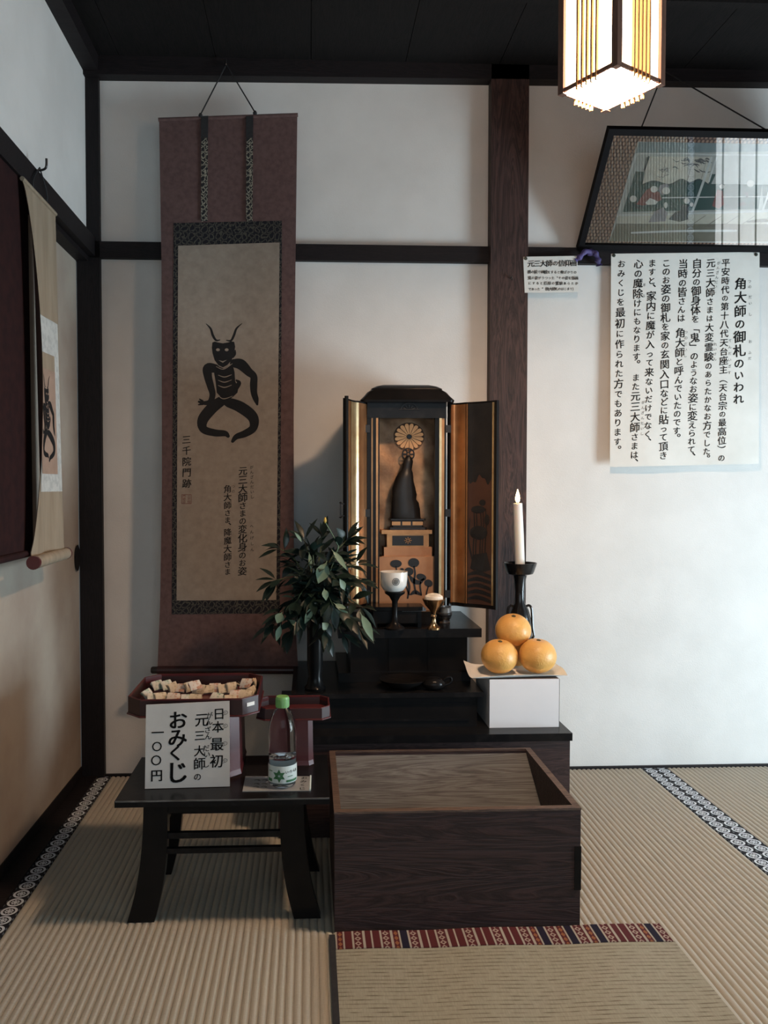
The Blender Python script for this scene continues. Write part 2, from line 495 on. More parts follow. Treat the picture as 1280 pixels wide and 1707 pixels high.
def heri_mat():
    m, nt, b = newmat('black_white_crest_border', 0.75, 0, 0.2)
    vec, x, y, z = coords(nt)
    v = ((y / 0.041).fr() - 0.5) * 0.041
    d = ((x * x) + (v * v)).sqrt()
    ang = E.op('ARCTAN2', v, x)
    ros = ((ang * 8.0).sin() * 0.0016 + 0.0095)
    ring = d.gt(0.0135) * d.lt(0.0192)
    inner = d.lt(ros) * (1 - (d.gt(0.0045) * d.lt(0.0062)))
    edge = (x.abs().gt(0.0205)) * ((v * 320).sin().gt(0.2)) * 0.25
    f = (ring.max(inner)).max(edge)
    setcol(nt, b, mix(nt, f, (0.008, 0.009, 0.014), (0.62, 0.68, 0.74)))
    return m
M['heri'] = heri_mat()
def tatami_mat():
    m, nt, b = newmat('tatami_straw', 0.62, 0, 0.3)
    vec, x, y, z = coords(nt)
    n1 = noise(nt, vec, 55, 5, (1, 9, 1))
    n2 = noise(nt, vec, 2.2, 3)
    c = mix(nt, ramp(nt, n1, 0.3, 0.7), (0.455, 0.435, 0.375), (0.365, 0.345, 0.29))
    c = mix(nt, ramp(nt, n2, 0.35, 0.75), c, (0.41, 0.39, 0.325))
    setcol(nt, b, c)
    bump(nt, b, noise(nt, vec, 300, 2, (1, 4, 1)), 0.0008, 0.5)
    return m
M['tatami'] = tatami_mat()
def goza_mat():
    m, nt, b = newmat('rush_mat', 0.7, 0, 0.25)
    vec, x, y, z = coords(nt)
    row = (y / 0.0125 + E(noise(nt, vec, 4, 2)) * 0.5).fr()
    line = row.lt(0.28)
    brk = E(noise(nt, vec, 26, 3, (1, 3, 1)))
    f = line * ramp_e(nt, brk, 0.36, 0.62)
    n1 = noise(nt, vec, 160, 3, (3, .3, 1))
    c = mix(nt, ramp(nt, n1, 0.3, 0.7), (0.34, 0.32, 0.245), (0.27, 0.255, 0.195))
    c = mix(nt, f, c, (0.15, 0.125, 0.085))
    setcol(nt, b, c)
    bump(nt, b, row, 0.0012, 0.4)
    return m
def ramp_e(nt, s, lo, hi): return E(ramp(nt, s, lo, hi))
M['goza'] = goza_mat()
def goza_border():
    m, nt, b = newmat('red_woven_border', 0.8, 0, 0.15)
    vec, x, y, z = coords(nt)
    u = x / 0.062
    cell = u.fl(); f = u.fr()
    h = E.op('FRACT', (cell * 12.9898).sin() * 437.58)
    stripe = (f.lt(0.09)).max((f.gt(0.30)) * (f.lt(0.36))).max((f.gt(0.62)) * (f.lt(0.69)))
    g = ((f - 0.83).abs() / 0.13) ; yy = ((y / 0.019 + 0.5).fr() - 0.5).abs() * 2.0
    dia = (g + yy).lt(0.95) * (1 - (g + yy).lt(0.42))
    g2 = ((f - 0.20).abs() / 0.09); dia2 = (g2 + yy).lt(0.9)
    navy = h.gt(0.62) * f.gt(0.36) * f.lt(0.62)
    c = mix(nt, navy, (0.085, 0.018, 0.020), (0.014, 0.012, 0.026))
    c = mix(nt, dia2 * h.gt(0.3), c, (0.25, 0.10, 0.045))
    c = mix(nt, dia, c, (0.34, 0.27, 0.23))
    c = mix(nt, stripe, c, (0.36, 0.33, 0.28))
    setcol(nt, b, c)
    return m
M['gozaborder'] = goza_border()
def dotmat():
    m, nt, b = newmat('brown_dotted_mount', 0.6, 0, 0.3)
    vec, x, y, z = coords(nt)
    p = 0.0135
    r = z / (p * 0.62)
    odd = r.fl().mod2()
    u = ((x / p + odd * 0.5).fr() - 0.5); v = (r.fr() - 0.5) * 0.75
    d = (u * u + v * v).sqrt()
    c = mix(nt, d.lt(0.36), (0.070, 0.030, 0.022), (0.25, 0.130, 0.080))
    c = mix(nt, d.lt(0.20), c, (0.36, 0.21, 0.14))
    setcol(nt, b, c)
    return m
M['dots'] = dotmat()
def glassmat(name, rough=0.0, tint=(1, 1, 1), ior=1.45):
    m, nt, b = newmat(name, rough)
    b.inputs['Transmission Weight'].default_value = 1.0
    b.inputs['IOR'].default_value = ior
    setcol(nt, b, tint)
    return m
def paneglass():
    m = bpy.data.materials.new('picture_glass'); m.use_nodes = True
    nt = m.node_tree; nt.nodes.clear()
    o = nt.nodes.new('ShaderNodeOutputMaterial'); mx = nt.nodes.new('ShaderNodeMixShader')
    fr = nt.nodes.new('ShaderNodeFresnel'); fr.inputs[0].default_value = 1.55
    t = nt.nodes.new('ShaderNodeBsdfTransparent'); g = nt.nodes.new('ShaderNodeBsdfGlossy'); g.inputs['Roughness'].default_value = 0.0
    nt.links.new(fr.outputs[0], mx.inputs[0]); nt.links.new(t.outputs[0], mx.inputs[1]); nt.links.new(g.outputs[0], mx.inputs[2])
    nt.links.new(mx.outputs[0], o.inputs[0])
    return m
M['pane'] = paneglass()
M['plastic'] = glassmat('clear_plastic', 0.02, (0.96, 0.98, 1.0), 1.25)
M['water'] = glassmat('water', 0.0, (0.95, 0.98, 1.0), 1.33)
def emit(name, col, st):
    m, nt, b = newmat(name, 0.8)
    setcol(nt, b, (0.8, 0.75, 0.65))
    b.inputs['Emission Color'].default_value = (*col, 1)
    b.inputs['Emission Strength'].default_value = st
    return m
M['lamppaper'] = emit('lit_lamp_paper', LAMP_COL, LAMP_E)
M['lampbottom'] = emit('lit_lamp_bottom', LAMP_COL, LAMP_BOTTOM)
M['flame'] = emit('flame', (1.0, 0.62, 0.25), 30)
M['wax'] = simple('white_wax', (0.82, 0.80, 0.76), (0.78, 0.76, 0.72), 0.5)
_b = M['wax'].node_tree.nodes['Principled BSDF']
_b.inputs['Subsurface Weight'].default_value = 0.4
_b.inputs['Subsurface Radius'].default_value = (0.02, 0.012, 0.006)
_b.inputs['Subsurface Scale'].default_value = 0.5

# ------------------------------------------------------------------ the room
XL, XD = -0.750, -0.785          # upper left plaster, sliding door plane, right side
YB = -4.3
struct('floor', box(-0.95, XR + 0.02, YB, 0.08, -0.10, -0.055), M['darkwood'])
struct('wall_back', box(-0.95, XR + 0.1, 0.0, 0.08, -0.06, 2.6), M['plaster'])
bm = box(-0.90, XL, YB, 0.0, 1.835, 2.6)
struct('wall_left', bm, M['plaster'])
bm = box(-0.95, -0.70, YB - 0.08, YB, -0.06, 2.6)
box(1.70, XR + 0.1, YB - 0.08, YB, -0.06, 2.6, bm)
box(-0.70, 1.70, YB - 0.08, YB, -0.06, 0.45, bm)
box(-0.70, 1.70, YB - 0.08, YB, 2.05, 2.6, bm)
struct('wall_behind_camera', bm, M['darkwood'])  # the gap in this wall is added to let the rear fill in
bm = box(XR, XR + 0.08, YB, 0.0, OPEN_Z, 2.6)
box(XR, XR + 0.08, OPEN_Y1, 0.0, -0.06, OPEN_Z, bm)
box(XR, XR + 0.08, YB, OPEN_Y0, -0.06, OPEN_Z, bm)
struct('wall_right', bm, M['darkwood'])
bm = nb()
for i in range(10):
    box(-0.95 + i * 0.32, -0.95 + i * 0.32 + 0.318, YB, 0.08, 2.44, 2.46, bm)
box(-1.0, XR + 0.2, YB - .1, 0.1, 2.4602, 2.49, bm)
for i in range(9):
    yb = -0.45 - i * 0.45
    box(-0.95, XR + 0.1, yb - 0.015, yb + 0.015, 2.415, 2.44, bm)
struct('ceiling', bm, M['ceiling'])
# ceiling rail and beams on the walls
zt = 2.376
bm = hexa([(-0.75, -0.045, zt), (XR, -0.045, zt + 0.031), (XR, 0.001, zt + 0.031), (-0.75, 0.001, zt), (-0.75, -0.045, 2.45), (XR, -0.045, 2.45), (XR, 0.001, 2.45), (-0.75, 0.001, 2.45)])
struct('trim_1', bm, M['darkwood'])
struct('trim_2', box(-0.752, -0.700, YB, 0.0, 2.388, 2.45), M['darkwood'])
ZB0, ZB1 = 1.777, 1.832
struct('trim_3', box(-0.74, 0.635, -0.022, 0.001, ZB0, ZB1), M['darkwood'], bevel=0.002)
struct('trim_4', box(0.745, XR, -0.022, 0.001, ZB0, ZB1), M['darkwood'], bevel=0.002)
struct('trim_5', box(-0.765, -0.722, YB, -0.012, 1.782, 1.846), M['darkwood'], bevel=0.003)
struct('trim_6', box(-0.86, -0.745, YB, -0.012, 1.765, 1.84), M['darkwood'])
# corner post and main pillar
struct('trim_7', box(-0.783, -0.706, -0.022, 0.05, -0.05, 2.40), M['darkwood_z'], bevel=0.002)
pa, pb = atY(816.5, 640, -0.045).x, atY(880, 440, -0.045).x
struct('pillar_1', box(pa, pb, -0.045, 0.06, -0.05, 2.44), M['pillar'], bevel=0.004)
struct('baseboard_back', box(-0.75, XR, -0.010, 0.001, -0.05, 0.006), M['darkwood'])
struct('baseboard_left', box(-0.86, -0.731, YB, -0.012, -0.05, 0.006), M['darkwood'])
# sliding door on the left
door = struct('door_1', box(-0.815, XD, -1.0, -0.023, 0.012, 1.775), M['fusuma'])
bm = box(-0.82, XD + 0.004, -1.0, -0.0235, 0.006, 0.040)
obj('bottom_rail', bm, M['darkwood_z'], door)
pc = atX(127, 930, XD)
obj('door_pull', lathe([(0, 0.0), (0.019, 0.0), (0.027, 0.003), (0.028, 0.0045), (0.0, 0.0045)], n=28), M['soot'], None)
dp = bpy.data.objects['door_pull']
dp.data.transform(Matrix.Diagonal((1, 1.6, 1, 1)))
dp.parent = door
dp.rotation_euler = (math.pi / 2, 0, math.pi / 2)
dp.location = Vector((XD + 0.0005, pc.y, pc.z)) - WLOC['door_1']
d2 = struct('door_2', box(-0.845, -0.818, -2.0, -0.99, 0.012, 1.775), M['fusuma'])
obj('door_frame', box(-0.85, -0.816, -1.012, -0.992, 0.006, 1.775), M['darkwood_z'], d2)
struct('door_3', box(-0.815, XD, -4.2, -2.0, 0.012, 1.775), M['fusuma'])
# veranda outside the open side of the room
bm = nb()
for i in range(11):
    box(XR + 0.08 + i * 0.10, XR + 0.08 + i * 0.10 + 0.088, -4.3, 0.4, -0.12, -0.06, bm)
struct('floor_veranda', bm, M['plank'])
struct('trim_8', box(XR - 0.02, XR + 0.10, OPEN_Y0, OPEN_Y1, -0.06, 0.004), M['darkwood'])

# tatami with real ribs
def tatami(name, x0, x1, y0, y1, label, edges):
    bw = 0.045
    t = thing(name, label, 'tatami mat', ((x0 + x1) / 2, (y0 + y1) / 2, -0.05), 'tatami mats on the floor')
    rib = 0.0166
    xs, zs = [], []
    n = int((x1 - x0 - 2 * bw) / rib)
    rib = (x1 - x0 - 2 * bw) / n
    for i in range(n):
        for k in range(5):
            xs.append(x0 + bw + rib * (i + k / 5)); zs.append(-0.0042 + 0.0044 * math.sin(math.pi * k / 5) ** 0.6)
    xs.append(x1 - bw); zs.append(-0.0042)
    bm = nb()
    a = [bm.verts.new((x, y0, z)) for x, z in zip(xs, zs)]
    b = [bm.verts.new((x, y1, z)) for x, z in zip(xs, zs)]
    c = [bm.verts.new((xs[0], y0, -0.05)), bm.verts.new((xs[-1], y0, -0.05)), bm.verts.new((xs[-1], y1, -0.05)), bm.verts.new((xs[0], y1, -0.05))]
    for i in range(len(xs) - 1): bm.faces.new((a[i], a[i + 1], b[i + 1], b[i]))
    bm.faces.new([c[0], c[1]] + a[::-1]); bm.faces.new([c[2], c[3]] + b)
    bm.faces.new((c[0], a[0], b[0], c[3])); bm.faces.new((c[1], c[2], b[-1], a[-1])); bm.faces.new((c[0], c[3], c[2], c[1]))
    obj('straw_surface', bm, M['tatami'], t)
    for xa in ((x0, x1 - bw)):
        obj('border', box(xa, xa + bw, y0, y1, -0.05, -0.0002), M['heri'], t, bevel=0.001)
    return t
tatami('tatami_mat', -0.731, 0.248, -2.0, -0.013, 'straw tatami mat at left under the small black table, patterned edge along sliding door', 0)
tatami('tatami_mat', 0.249, 1.229, -2.0, -0.013, 'straw tatami mat in the middle, right of the wooden offering box', 0)
tatami('tatami_mat', 1.230, XR - 0.021, -2.0, -0.013, 'straw tatami mat at far right beyond the double patterned border', 0)
struct('floor_near', box(-0.731, XR - 0.021, -4.28, -2.002, -0.05, 0.0), M['tatami'])

# ------------------------------------------------------------------ figure used on the scrolls (a plain horned ink figure)
def horned(detail=True):
    blk = []
    blk += stroke2d([(236, 74, 3), (264, 104, 12), (278, 146, 15), (298, 176, 12), (322, 174, 5)])
    blk += stroke2d([(458, 72, 3), (424, 104, 12), (408, 146, 15), (390, 178, 12), (362, 176, 5)])
    blk.append([(275, 190), (290, 184), (310, 190), (340, 195), (372, 190), (392, 183), (410, 186), (416, 216), (408, 262), (394, 300), (366, 330), (340, 344), (312, 330), (290, 300), (276, 256), (272, 222)])
    blk += stroke2d([(416, 238, 6), (414, 262, 14), (402, 284, 6)])
    # trunk
    blk.append([(300, 330), (345, 352), (400, 322), (412, 372), (416, 430), (436, 470), (430, 500), (400, 528), (370, 546), (330, 530), (302, 500), (296, 440), (286, 380)])
    # arms
    blk += stroke2d([(292, 350, 54), (248, 350, 62), (248, 400, 50), (264, 460, 44), (276, 510, 38), (262, 556, 34), (226, 564, 24), (192, 556, 14)])
    blk += stroke2d([(196, 540, 8), (214, 552, 14)]); blk += stroke2d([(190, 574, 8), (214, 570, 14)])
    blk += stroke2d([(410, 318, 54), (452, 326, 66), (500, 372, 52), (530, 400, 44), (530, 450, 46), (532, 500, 40), (544, 540, 34), (552, 572, 14)])
    blk += stroke2d([(420, 470, 34), (440, 440, 26), (424, 424, 12)])
    # folded legs
    blk += stroke2d([(330, 552, 62), (272, 596, 70), (216, 668, 66), (222, 726, 50), (290, 748, 44), (352, 752, 36), (372, 768, 22)])
    blk += stroke2d([(374, 560, 60), (450, 590, 70), (524, 650, 66), (528, 716, 50), (478, 752, 44), (424, 772, 34), (400, 800, 20)])
    pale = []
    for x in (310, 364):
        pale.append(ell2d(x, 236, 12, 9, 14))
    pale.append([(312, 300), (340, 306), (366, 298), (340, 316)])
    for i in range(3):
        y = 392 + i * 32
        pale += stroke2d([(312, y, 3), (350, y + 12, 6), (394, y - 2, 3)])
    pale += stroke2d([(300, 340, 3), (345, 356, 4), (398, 322, 3)])
    pale += stroke2d([(296, 500, 3), (340, 538, 5), (400, 522, 3)])
    return blk, pale

# ------------------------------------------------------------------ main hanging scroll on the back wall
LP = [(195, 265.0), (430, 269), (800, 270), (1000, 267), (1115, 262.5)]
RP = [(195, 495.5), (400, 493), (700, 489.5), (1000, 490), (1115, 497)]
def lerp_tab(T, y):
    for (a, b), (c, d) in zip(T, T[1:]):
        if y <= c or (c, d) == T[-1]:
            return b + (d - b) * (y - a) / (c - a)
def SC(px, py, off=0.0):
    """photo point on the hanging cloth -> place in the room (the cloth hangs 9-12 cm off the wall)"""
    v = (py - 195) / 920
    l, r = lerp_tab(LP, py), lerp_tab(RP, py)
    u = min(1, max(0, (px - l) / (r - l)))
    y = -0.085 - 0.03 * v + 0.018 * math.sin(math.pi * min(1, max(0, v))) * math.cos(2 * math.pi * (u - 0.5)) * 0.6
    q = atY(px, py, y)
    q.y -= off
    return q
def edge_y(u, v): return 199 - 8 * u + (915 + 5 * u) * v
def sc_uv(u, v):
    py = edge_y(u, v)
    l, r = lerp_tab(LP, py), lerp_tab(RP, py)
    return SC(l + (r - l) * u, py)
def quad_on(fn, c, nu, nv, off, thick):
    """patch between four photo corners (TL,TR,BL,BR) lying on a surface fn(px,py,off)"""
    tl, tr, bl, br = [Vector((a, b)) for a, b in c]
    def g(u, v):
        p = (tl * (1 - u) + tr * u) * (1 - v) + (bl * (1 - u) + br * u) * v
        return fn(p.x, p.y, off)
    return grid(g, nu, nv, thick, (0, 1, 0))
sc = thing('hanging_scroll', 'tall mauve-brown hanging scroll with black horned figure, on the back wall left of the shrine', 'hanging scroll', sc_uv(.5, 1))
obj('mounting_cloth', grid(sc_uv, 14, 60, 0.0015, (0, 1, 0)), M['cloth'], sc, smooth=True)
bm = nb()
obj('brocade_border', quad_on(SC, ((289.5, 372), (470, 368), (286.5, 1024), (466.5, 1022)), 8, 40, 0.0012, 0.001), M['brocade'], sc, smooth=True)
obj('scroll_paper', quad_on(SC, ((297, 410), (466, 404.5), (294.5, 1001), (460.5, 1000)), 8, 40, 0.0024, 0.001), M['scrollpaper'], sc, smooth=True)
blk, pale = horned()
zf = lambda off: (lambda x, y: SC(280 + x / 3.71, 520 + y / 3.71, off))
obj('ink_figure', ink(blk, zf(0.0030)), M['ink'], sc)
obj('figure_details', ink(pale, zf(0.0062)), M['scrollpaper'], sc, label='paper-coloured eyes, ribs and outlines of the ink figure')
T = Text()
T.column('三千院門跡', 311, 733, 311.5, 806, 15, 0.016)
T.column('元三大師さまの変化身のお姿', 405, 785, 404, 952, 15, 0.020)
T.column('角大師さま、降魔大師さま', 379.5, 815, 379.5, 953, 13, 0.018)
T.column('がんざんだいし', 419.5, 779, 420.5, 828, 7.4, 0.006)
T.column('へんげしん', 419.5, 877, 420.5, 916, 7.4, 0.006)
T.column('つの', 389, 811, 389, 819, 6.5, 0.0)
obj('lettering', T.mesh(lambda x, y: SC(x, y, 0.0030)), M['ink'], sc)
T = Text()
sq = []
for a, b in (((303, 824.5), (319, 824.5)), ((303, 839.5), (319, 839.5)), ((303, 824.5), (303, 839.5)), ((319, 824.5), (319, 839.5))):
    sq += stroke2d([(a[0], a[1], .7), (b[0], b[1], .7)])
for i, c in enumerate('三千院門跡印'):
    T.put(c, 315.2 - 8.2 * (i // 3), 827.3 + 4.8 * (i % 3), 5.2, 0.0)
i0 = len(T.V)
for p in sq:
    T.Fc.append(list(range(len(T.V), len(T.V) + len(p)))); T.V += p
obj('seal_stamp', T.mesh(lambda x, y: SC(x, y, 0.0030)), M['seal'], sc, label='small faded red seal stamp')
for x0 in (335, 410):
    bm = quad_on(SC, ((x0 + 1, 195), (x0 + 12, 194.5), (x0 + .5, 370), (x0 + 11, 369.5)), 2, 20, 0.006, 0.001)
    fs = obj('hanging_strip', bm, M['futai'], sc)
    obj('strip_top', quad_on(SC, ((x0 + 0.5, 195), (x0 + 12.5, 194.5), (x0 + .5, 232), (x0 + 12, 231)), 2, 4, 0.0068, 0.0016), M['cord'], fs, label='dark upper end of the strip')
a, b = SC(264, 199.5), SC(496.5, 191.5)
obj('top_rod', tube([a, b], 0.006, 10), M['cloth'], sc)
a, b = SC(263, 1117), SC(497, 1117)
dx = (b - a).normalized()
rl = obj('roller', tube([a - dx * 0.001, b + dx * 0.001], 0.0135, 18), M['redblack'], sc, smooth=True)
for p, d in ((a, -dx), (b, dx)):
    obj('roller_knob', tube([p, p + d * 0.018, p + d * 0.022], [0.012, 0.012, 0.009], 16), M['soot'], rl, smooth=True)
hook = Vector((SC(376, 110).x, -0.060, 2.41))
kn = nb()
for px, py in ((334.5, 194), (425, 190)):
    p = SC(px, py)
    lathe([(0, -.006), (.006, -.004), (.007, .002), (.004, .008), (0, .009)], (p.x, p.y - .004, p.z), 10, kn)
    tube([p + Vector((0, -.004, .004)), hook], 0.0022, 6, kn)
obj('hanging_cord', kn, M['cord'], sc)
tag(obj('scroll_hook', tube(bez([hook + Vector((0, .016, .0)), hook + Vector((0, .004, .0)), hook + Vector((0, -.008, -.004)), hook + Vector((0, -.010, .012))], 5), 0.003, 8), M['soot']), 'small iron hook on the dark ceiling rail above the tall mauve scroll', 'hook')

# ------------------------------------------------------------------ scrolls on the left wall
def WL(y, z, off): return Vector((-0.722 + off, y, z))
ys0, ys1 = -0.730, -0.462
zt0, zb0 = 1.775, 0.81
def left_sheet(u, v, off=0.0):
    """u 0 near the viewer .. 1 far, v 0 top .. 1 bottom; near edge curls into the room"""
    cu = 0.034 * max(0, (0.30 - u) / 0.30) ** 1.3 * math.sin(math.pi * min(1, v * 1.03)) ** 0.7
    y = ys0 + (ys1 - ys0) * u + cu * 0.55
    wav = 0.006 * math.sin(u * 9) * v
    return WL(y, zt0 + (zb0 - zt0) * v, 0.004 + cu + wav + 0.012 * v + off)
s2 = thing('hanging_scroll', 'tan silk hanging scroll with small horned figure, curled edge, on the left wall', 'hanging scroll', left_sheet(.5, 1))
obj('mounting_cloth', grid(left_sheet, 24, 40), M['tan'], s2, smooth=True)
obj('backing_paper', grid(lambda u, v: left_sheet(u, v, -0.0018), 24, 40), M['brownback'], s2, smooth=True, label='brown backing seen at the curled edge')
sub = lambda u0, u1, v0, v1, off: (lambda u, v: left_sheet(u0 + (u1 - u0) * u, v0 + (v1 - v0) * v, off))
obj('silk_surround', grid(sub(0.10, 0.955, 0.325, 0.815, 0.0012), 20, 20), M['silkwhite'], s2, smooth=True)
obj('cloth_band', grid(sub(0.36, 0.80, 0.425, 0.47, 0.0022), 10, 4), M['tan'], s2, smooth=True, label='brown-grey band above the picture')
obj('scroll_paper', grid(sub(0.36, 0.80, 0.47, 0.765, 0.0024), 12, 16), M['rosepaper'], s2, smooth=True)
hf = lambda off: (lambda x, y: left_sheet(0.42 + (x - 180) / 380 * 0.33, 0.485 + (y - 70) / 750 * 0.25, off))
obj('ink_figure', ink(blk, hf(0.0032)), M['ink'], s2)
obj('figure_details', ink(pale, hf(0.0055)), M['rosepaper'], s2, label='paper-coloured lines on the ink figure')
a, b = left_sheet(0, 1) + Vector((.012, -.012, 0)), left_sheet(1, 1) + Vector((.002, .004, 0))
rl = obj('roller', tube([a, b], 0.017, 18), M['tan'], s2, smooth=True)
d = (b - a).normalized()
obj('roller_knob', tube([a - d * 0.012, a], [0.0175, 0.0175], 18), M['redlac'], rl, smooth=True, label='reddish wooden end knob')
obj('roller_knob', tube([b, b + d * 0.012], [0.0175, 0.0175], 18), M['redlac'], rl, smooth=True, label='reddish wooden end knob')
obj('top_rod', tube([left_sheet(0, 0), left_sheet(1, 0)], 0.006, 8), M['tan'], s2)
kn = nb()
mid = WL(-0.60, 1.852, 0.006)
for u in (.3, .7):
    tube(bez([left_sheet(u, 0), left_sheet(u, 0) + Vector((.002, 0, .03)), mid], 4), 0.0022, 6, kn)
obj('hanging_cord', kn, M['cord'], s2)
bm = tube(bez([mid + Vector((-.012, 0, -.008)), mid + Vector((.006, 0, -.006)), mid + Vector((.018, -.004, .0)), mid + Vector((.020, -.006, .022))], 5), 0.0032, 8)
tag(obj('wall_hook', bm, M['soot']), 'small black hook on the left wall beam holding the tan scroll', 'hook')
yd0, yd1, zd1, zd0 = -1.24, -0.655, 1.81, 0.83
def dk(y0, y1, z0, z1, off):
    return grid(lambda u, v: WL(y0 + (y1 - y0) * u, z1 + (z0 - z1) * v, -0.008 + off + .004 * v), 4, 8, 0.002, (-1, 0, 0))
s3 = thing('hanging_scroll', 'dark maroon hanging scroll cut by the left edge of the photo, on the left wall', 'hanging scroll', WL((yd0 + yd1) / 2, zd0, 0))
obj('mounting_cloth', dk(yd0, yd1, zd0, zd1, 0), M['clothdark'], s3)
obj('scroll_paper', dk(yd0 + .13, -0.892, zd0 + .03, zd1 - .03, 0.002), M['tan'], s3)
obj('roller', tube([WL(yd0, zd0, 0), WL(yd1, zd0, 0)], 0.009, 12), M['clothdark'], s3)

# ------------------------------------------------------------------ notices on the right wall
def NB(px, py, off=0.0, y0=-0.024): return atY(px, py, y0 - off)
def notice_plane(px, py, off=0.0):
    return atY(px, py, -0.0235 - off - 0.012 * max(0, (py - 440) / 340) + 0.003 * math.sin(px * .045) * max(0, (py - 440) / 340))
n1 = thing('notice_sheet', 'large cream paper notice with nine columns of brush writing, pinned under the framed picture', 'notice', notice_plane(1142, 778))
obj('paper_sheet', quad_on(notice_plane, ((1018.5, 423), (1266, 420), (1016.5, 778.5), (1264.5, 773)), 24, 24, 0, 0.0006), M['notice'], n1, smooth=True)
T = Text()
gx = lambda x: 860 + x / 3.0476; gy = lambda y: 400 + y / 3.0476      # from the enlarged crop
def col(s, x0, y0, x1, y1, size, fat=0.016):
    T.column(s, gx(x0), gy(y0), gx(x1), gy(y1), size / 3.0476, fat)
col('角大師の御札のいわれ', 1142, 222, 1130, 808, 62, 0.02)
col('平安時代の第十八代天台座主（天台宗の最高位）の', 1066, 116, 1044, 1108, 42)
col('元三大師さまは大変霊験のあらたかなお方でした。', 990, 118, 968, 1110, 44)
col('自分の御身体を「鬼」のようなお姿に変えられて、', 920, 120, 890, 1100, 48)
col('当時の皆さんは 角大師と呼んでいたのです。', 850, 122, 814, 1005, 48)
col('このお姿の御札を家の玄関入口などに貼って頂き', 764, 118, 748, 1096, 48)
col('ますと、家内に魔が入って来ないだけでなく、', 692, 118, 668, 1025, 48)
col('心の魔除けにもなります。 また元三大師さまは、', 622, 122, 600, 1130, 48)
col('おみくじを最初に作られた方でもあります。', 536, 122, 514, 1065, 48)
obj('lettering', T.mesh(lambda x, y: notice_plane(x, y, 0.0008)), M['ink'], n1)
T = Text()
for s, x0, y0, x1, y1 in (('つの', 1186, 210, 1188, 238), ('だい', 1190, 290, 1190, 322), ('し', 1190, 378, 1190, 379), ('お', 1190, 516, 1190, 517), ('ふだ', 1188, 572, 1188, 602),
                          ('がんざんだいし', 1030, 118, 1010, 262), ('てんだいざす', 1088, 512, 1084, 674), ('れいけん', 1012, 530, 1010, 605), ('つのだいし', 864, 468, 860, 588),
                          ('ま', 652, 228, 652, 229), ('よ', 650, 284, 650, 285), ('がんざんだいし', 646, 826, 640, 984)):
    col(s, x0, y0, x1, y1, 21, 0.0)
obj('reading_marks', T.mesh(lambda x, y: notice_plane(x, y, 0.0008)), M['paleink'], n1, label='small grey reading aids beside the characters')
def pin(px, py, y, parent):
    p = atY(px, py, y)
    bm = lathe([(0, 0), (.0055, 0), (.006, .0012), (.0045, .003), (0, .0038)], n=14)
    bmesh.ops.rotate(bm, verts=bm.verts, cent=(0, 0, 0), matrix=Matrix.Rotation(math.pi / 2, 3, 'X'))
    bmesh.ops.translate(bm, verts=bm.verts, vec=p)
    return obj('drawing_pin', bm, M['pin'], parent, smooth=True)
pin(1023, 426, -0.024, n1); pin(1260, 424.5, -0.024, n1)
def card_plane(px, py, off=0.0):
    return atY(px, py, -0.047 - off)
n2 = thing('notice_card', 'small white notice card with five lines of brush writing, pinned at the pillar top right', 'notice', card_plane(920, 488))
obj('paper_sheet', quad_on(card_plane, ((872, 428), (962, 426.5), (874.5, 488), (964, 487)), 4, 4, 0, 0.0006), M['notice'], n2)
T = Text()
def row(s, x0, y0, x1, y1, size, fat):
    n = len(s)
    for i, c in enumerate(s):
        f = i / (n - 1)
        T.put(c, x0 + (x1 - x0) * f, y0 + (y1 - y0) * f, size * (0.85 if 'ぁ' <= c <= 'ん' else 1.05), fat)
row('元三大師の信仰画', 885, 439.5, 956, 438.5, 11.0, 0.022)
row('鏡の前で禅観をすると骨ばかりの', 882, 453.3, 958.5, 454, 6.2, 0.018)
row('鬼の姿がうつった。その姿を版画', 882.5, 463.3, 961, 463.5, 6.2, 0.018)
row('にすると厄除の霊験あらたか', 883, 472, 961, 472.5, 6.2, 0.018)
row('であった。（角大師札のはじまり）', 883, 482, 957, 481.5, 6.0, 0.018)
obj('lettering', T.mesh(lambda x, y: card_plane(x, y, 0.0008)), M['ink'], n2)
pin(876, 431, -0.0476, n2)
p = atY(851, 464, -0.046)
bm = tube([p, p + Vector((.002, -.012, .002)), p + Vector((.003, -.014, -.008))], 0.0022, 8)
tag(obj('iron_nail', bm, M['nail']), 'small bent iron nail sticking out of the upper pillar', 'nail')

# ------------------------------------------------------------------ framed picture leaning out from the wall
FX0, FX1 = 0.928, 1.80
FB, FT = Vector((0, -0.026, 1.829)), Vector((0, -0.312, 2.117))       # bottom and top edge of the tilted frame
fdir = (FT - FB); FH = fdir.length; fdir.normalize()
fn = Vector((0, -fdir.z, fdir.y))                                      # towards the viewer, downwards
if fn.y > 0: fn = -fn
def FP(s, t, o=0.0): return Vector((s, 0, 0)) + FB + fdir * t + fn * o
def fpix(px, py):
    r = ray(px, py); k = (FB - CAM).dot(fn) / r.dot(fn)
    q = CAM + r * k
    return q.x, (q - FB).dot(fdir)
def fbox(s0, s1, t0, t1, o0, o1, bm=None):
    return hexa([FP(s0, t0, o0), FP(s1, t0, o0), FP(s1, t1, o0), FP(s0, t1, o0), FP(s0, t0, o1), FP(s1, t0, o1), FP(s1, t1, o1), FP(s0, t1, o1)], bm)
pic = thing('framed_picture', 'black-framed temple scene picture with brown dotted mount, tilted out above the notice', 'framed picture', FP((FX0 + FX1) / 2, 0))
fw = 0.020
bm = fbox(FX0, FX1, 0, fw, -0.012, 0.014)
fbox(FX0, FX1, FH - fw, FH, -0.012, 0.014, bm)
fbox(FX0, FX0 + fw, fw, FH - fw, -0.012, 0.014, bm); fbox(FX1 - fw, FX1, fw, FH - fw, -0.012, 0.014, bm)
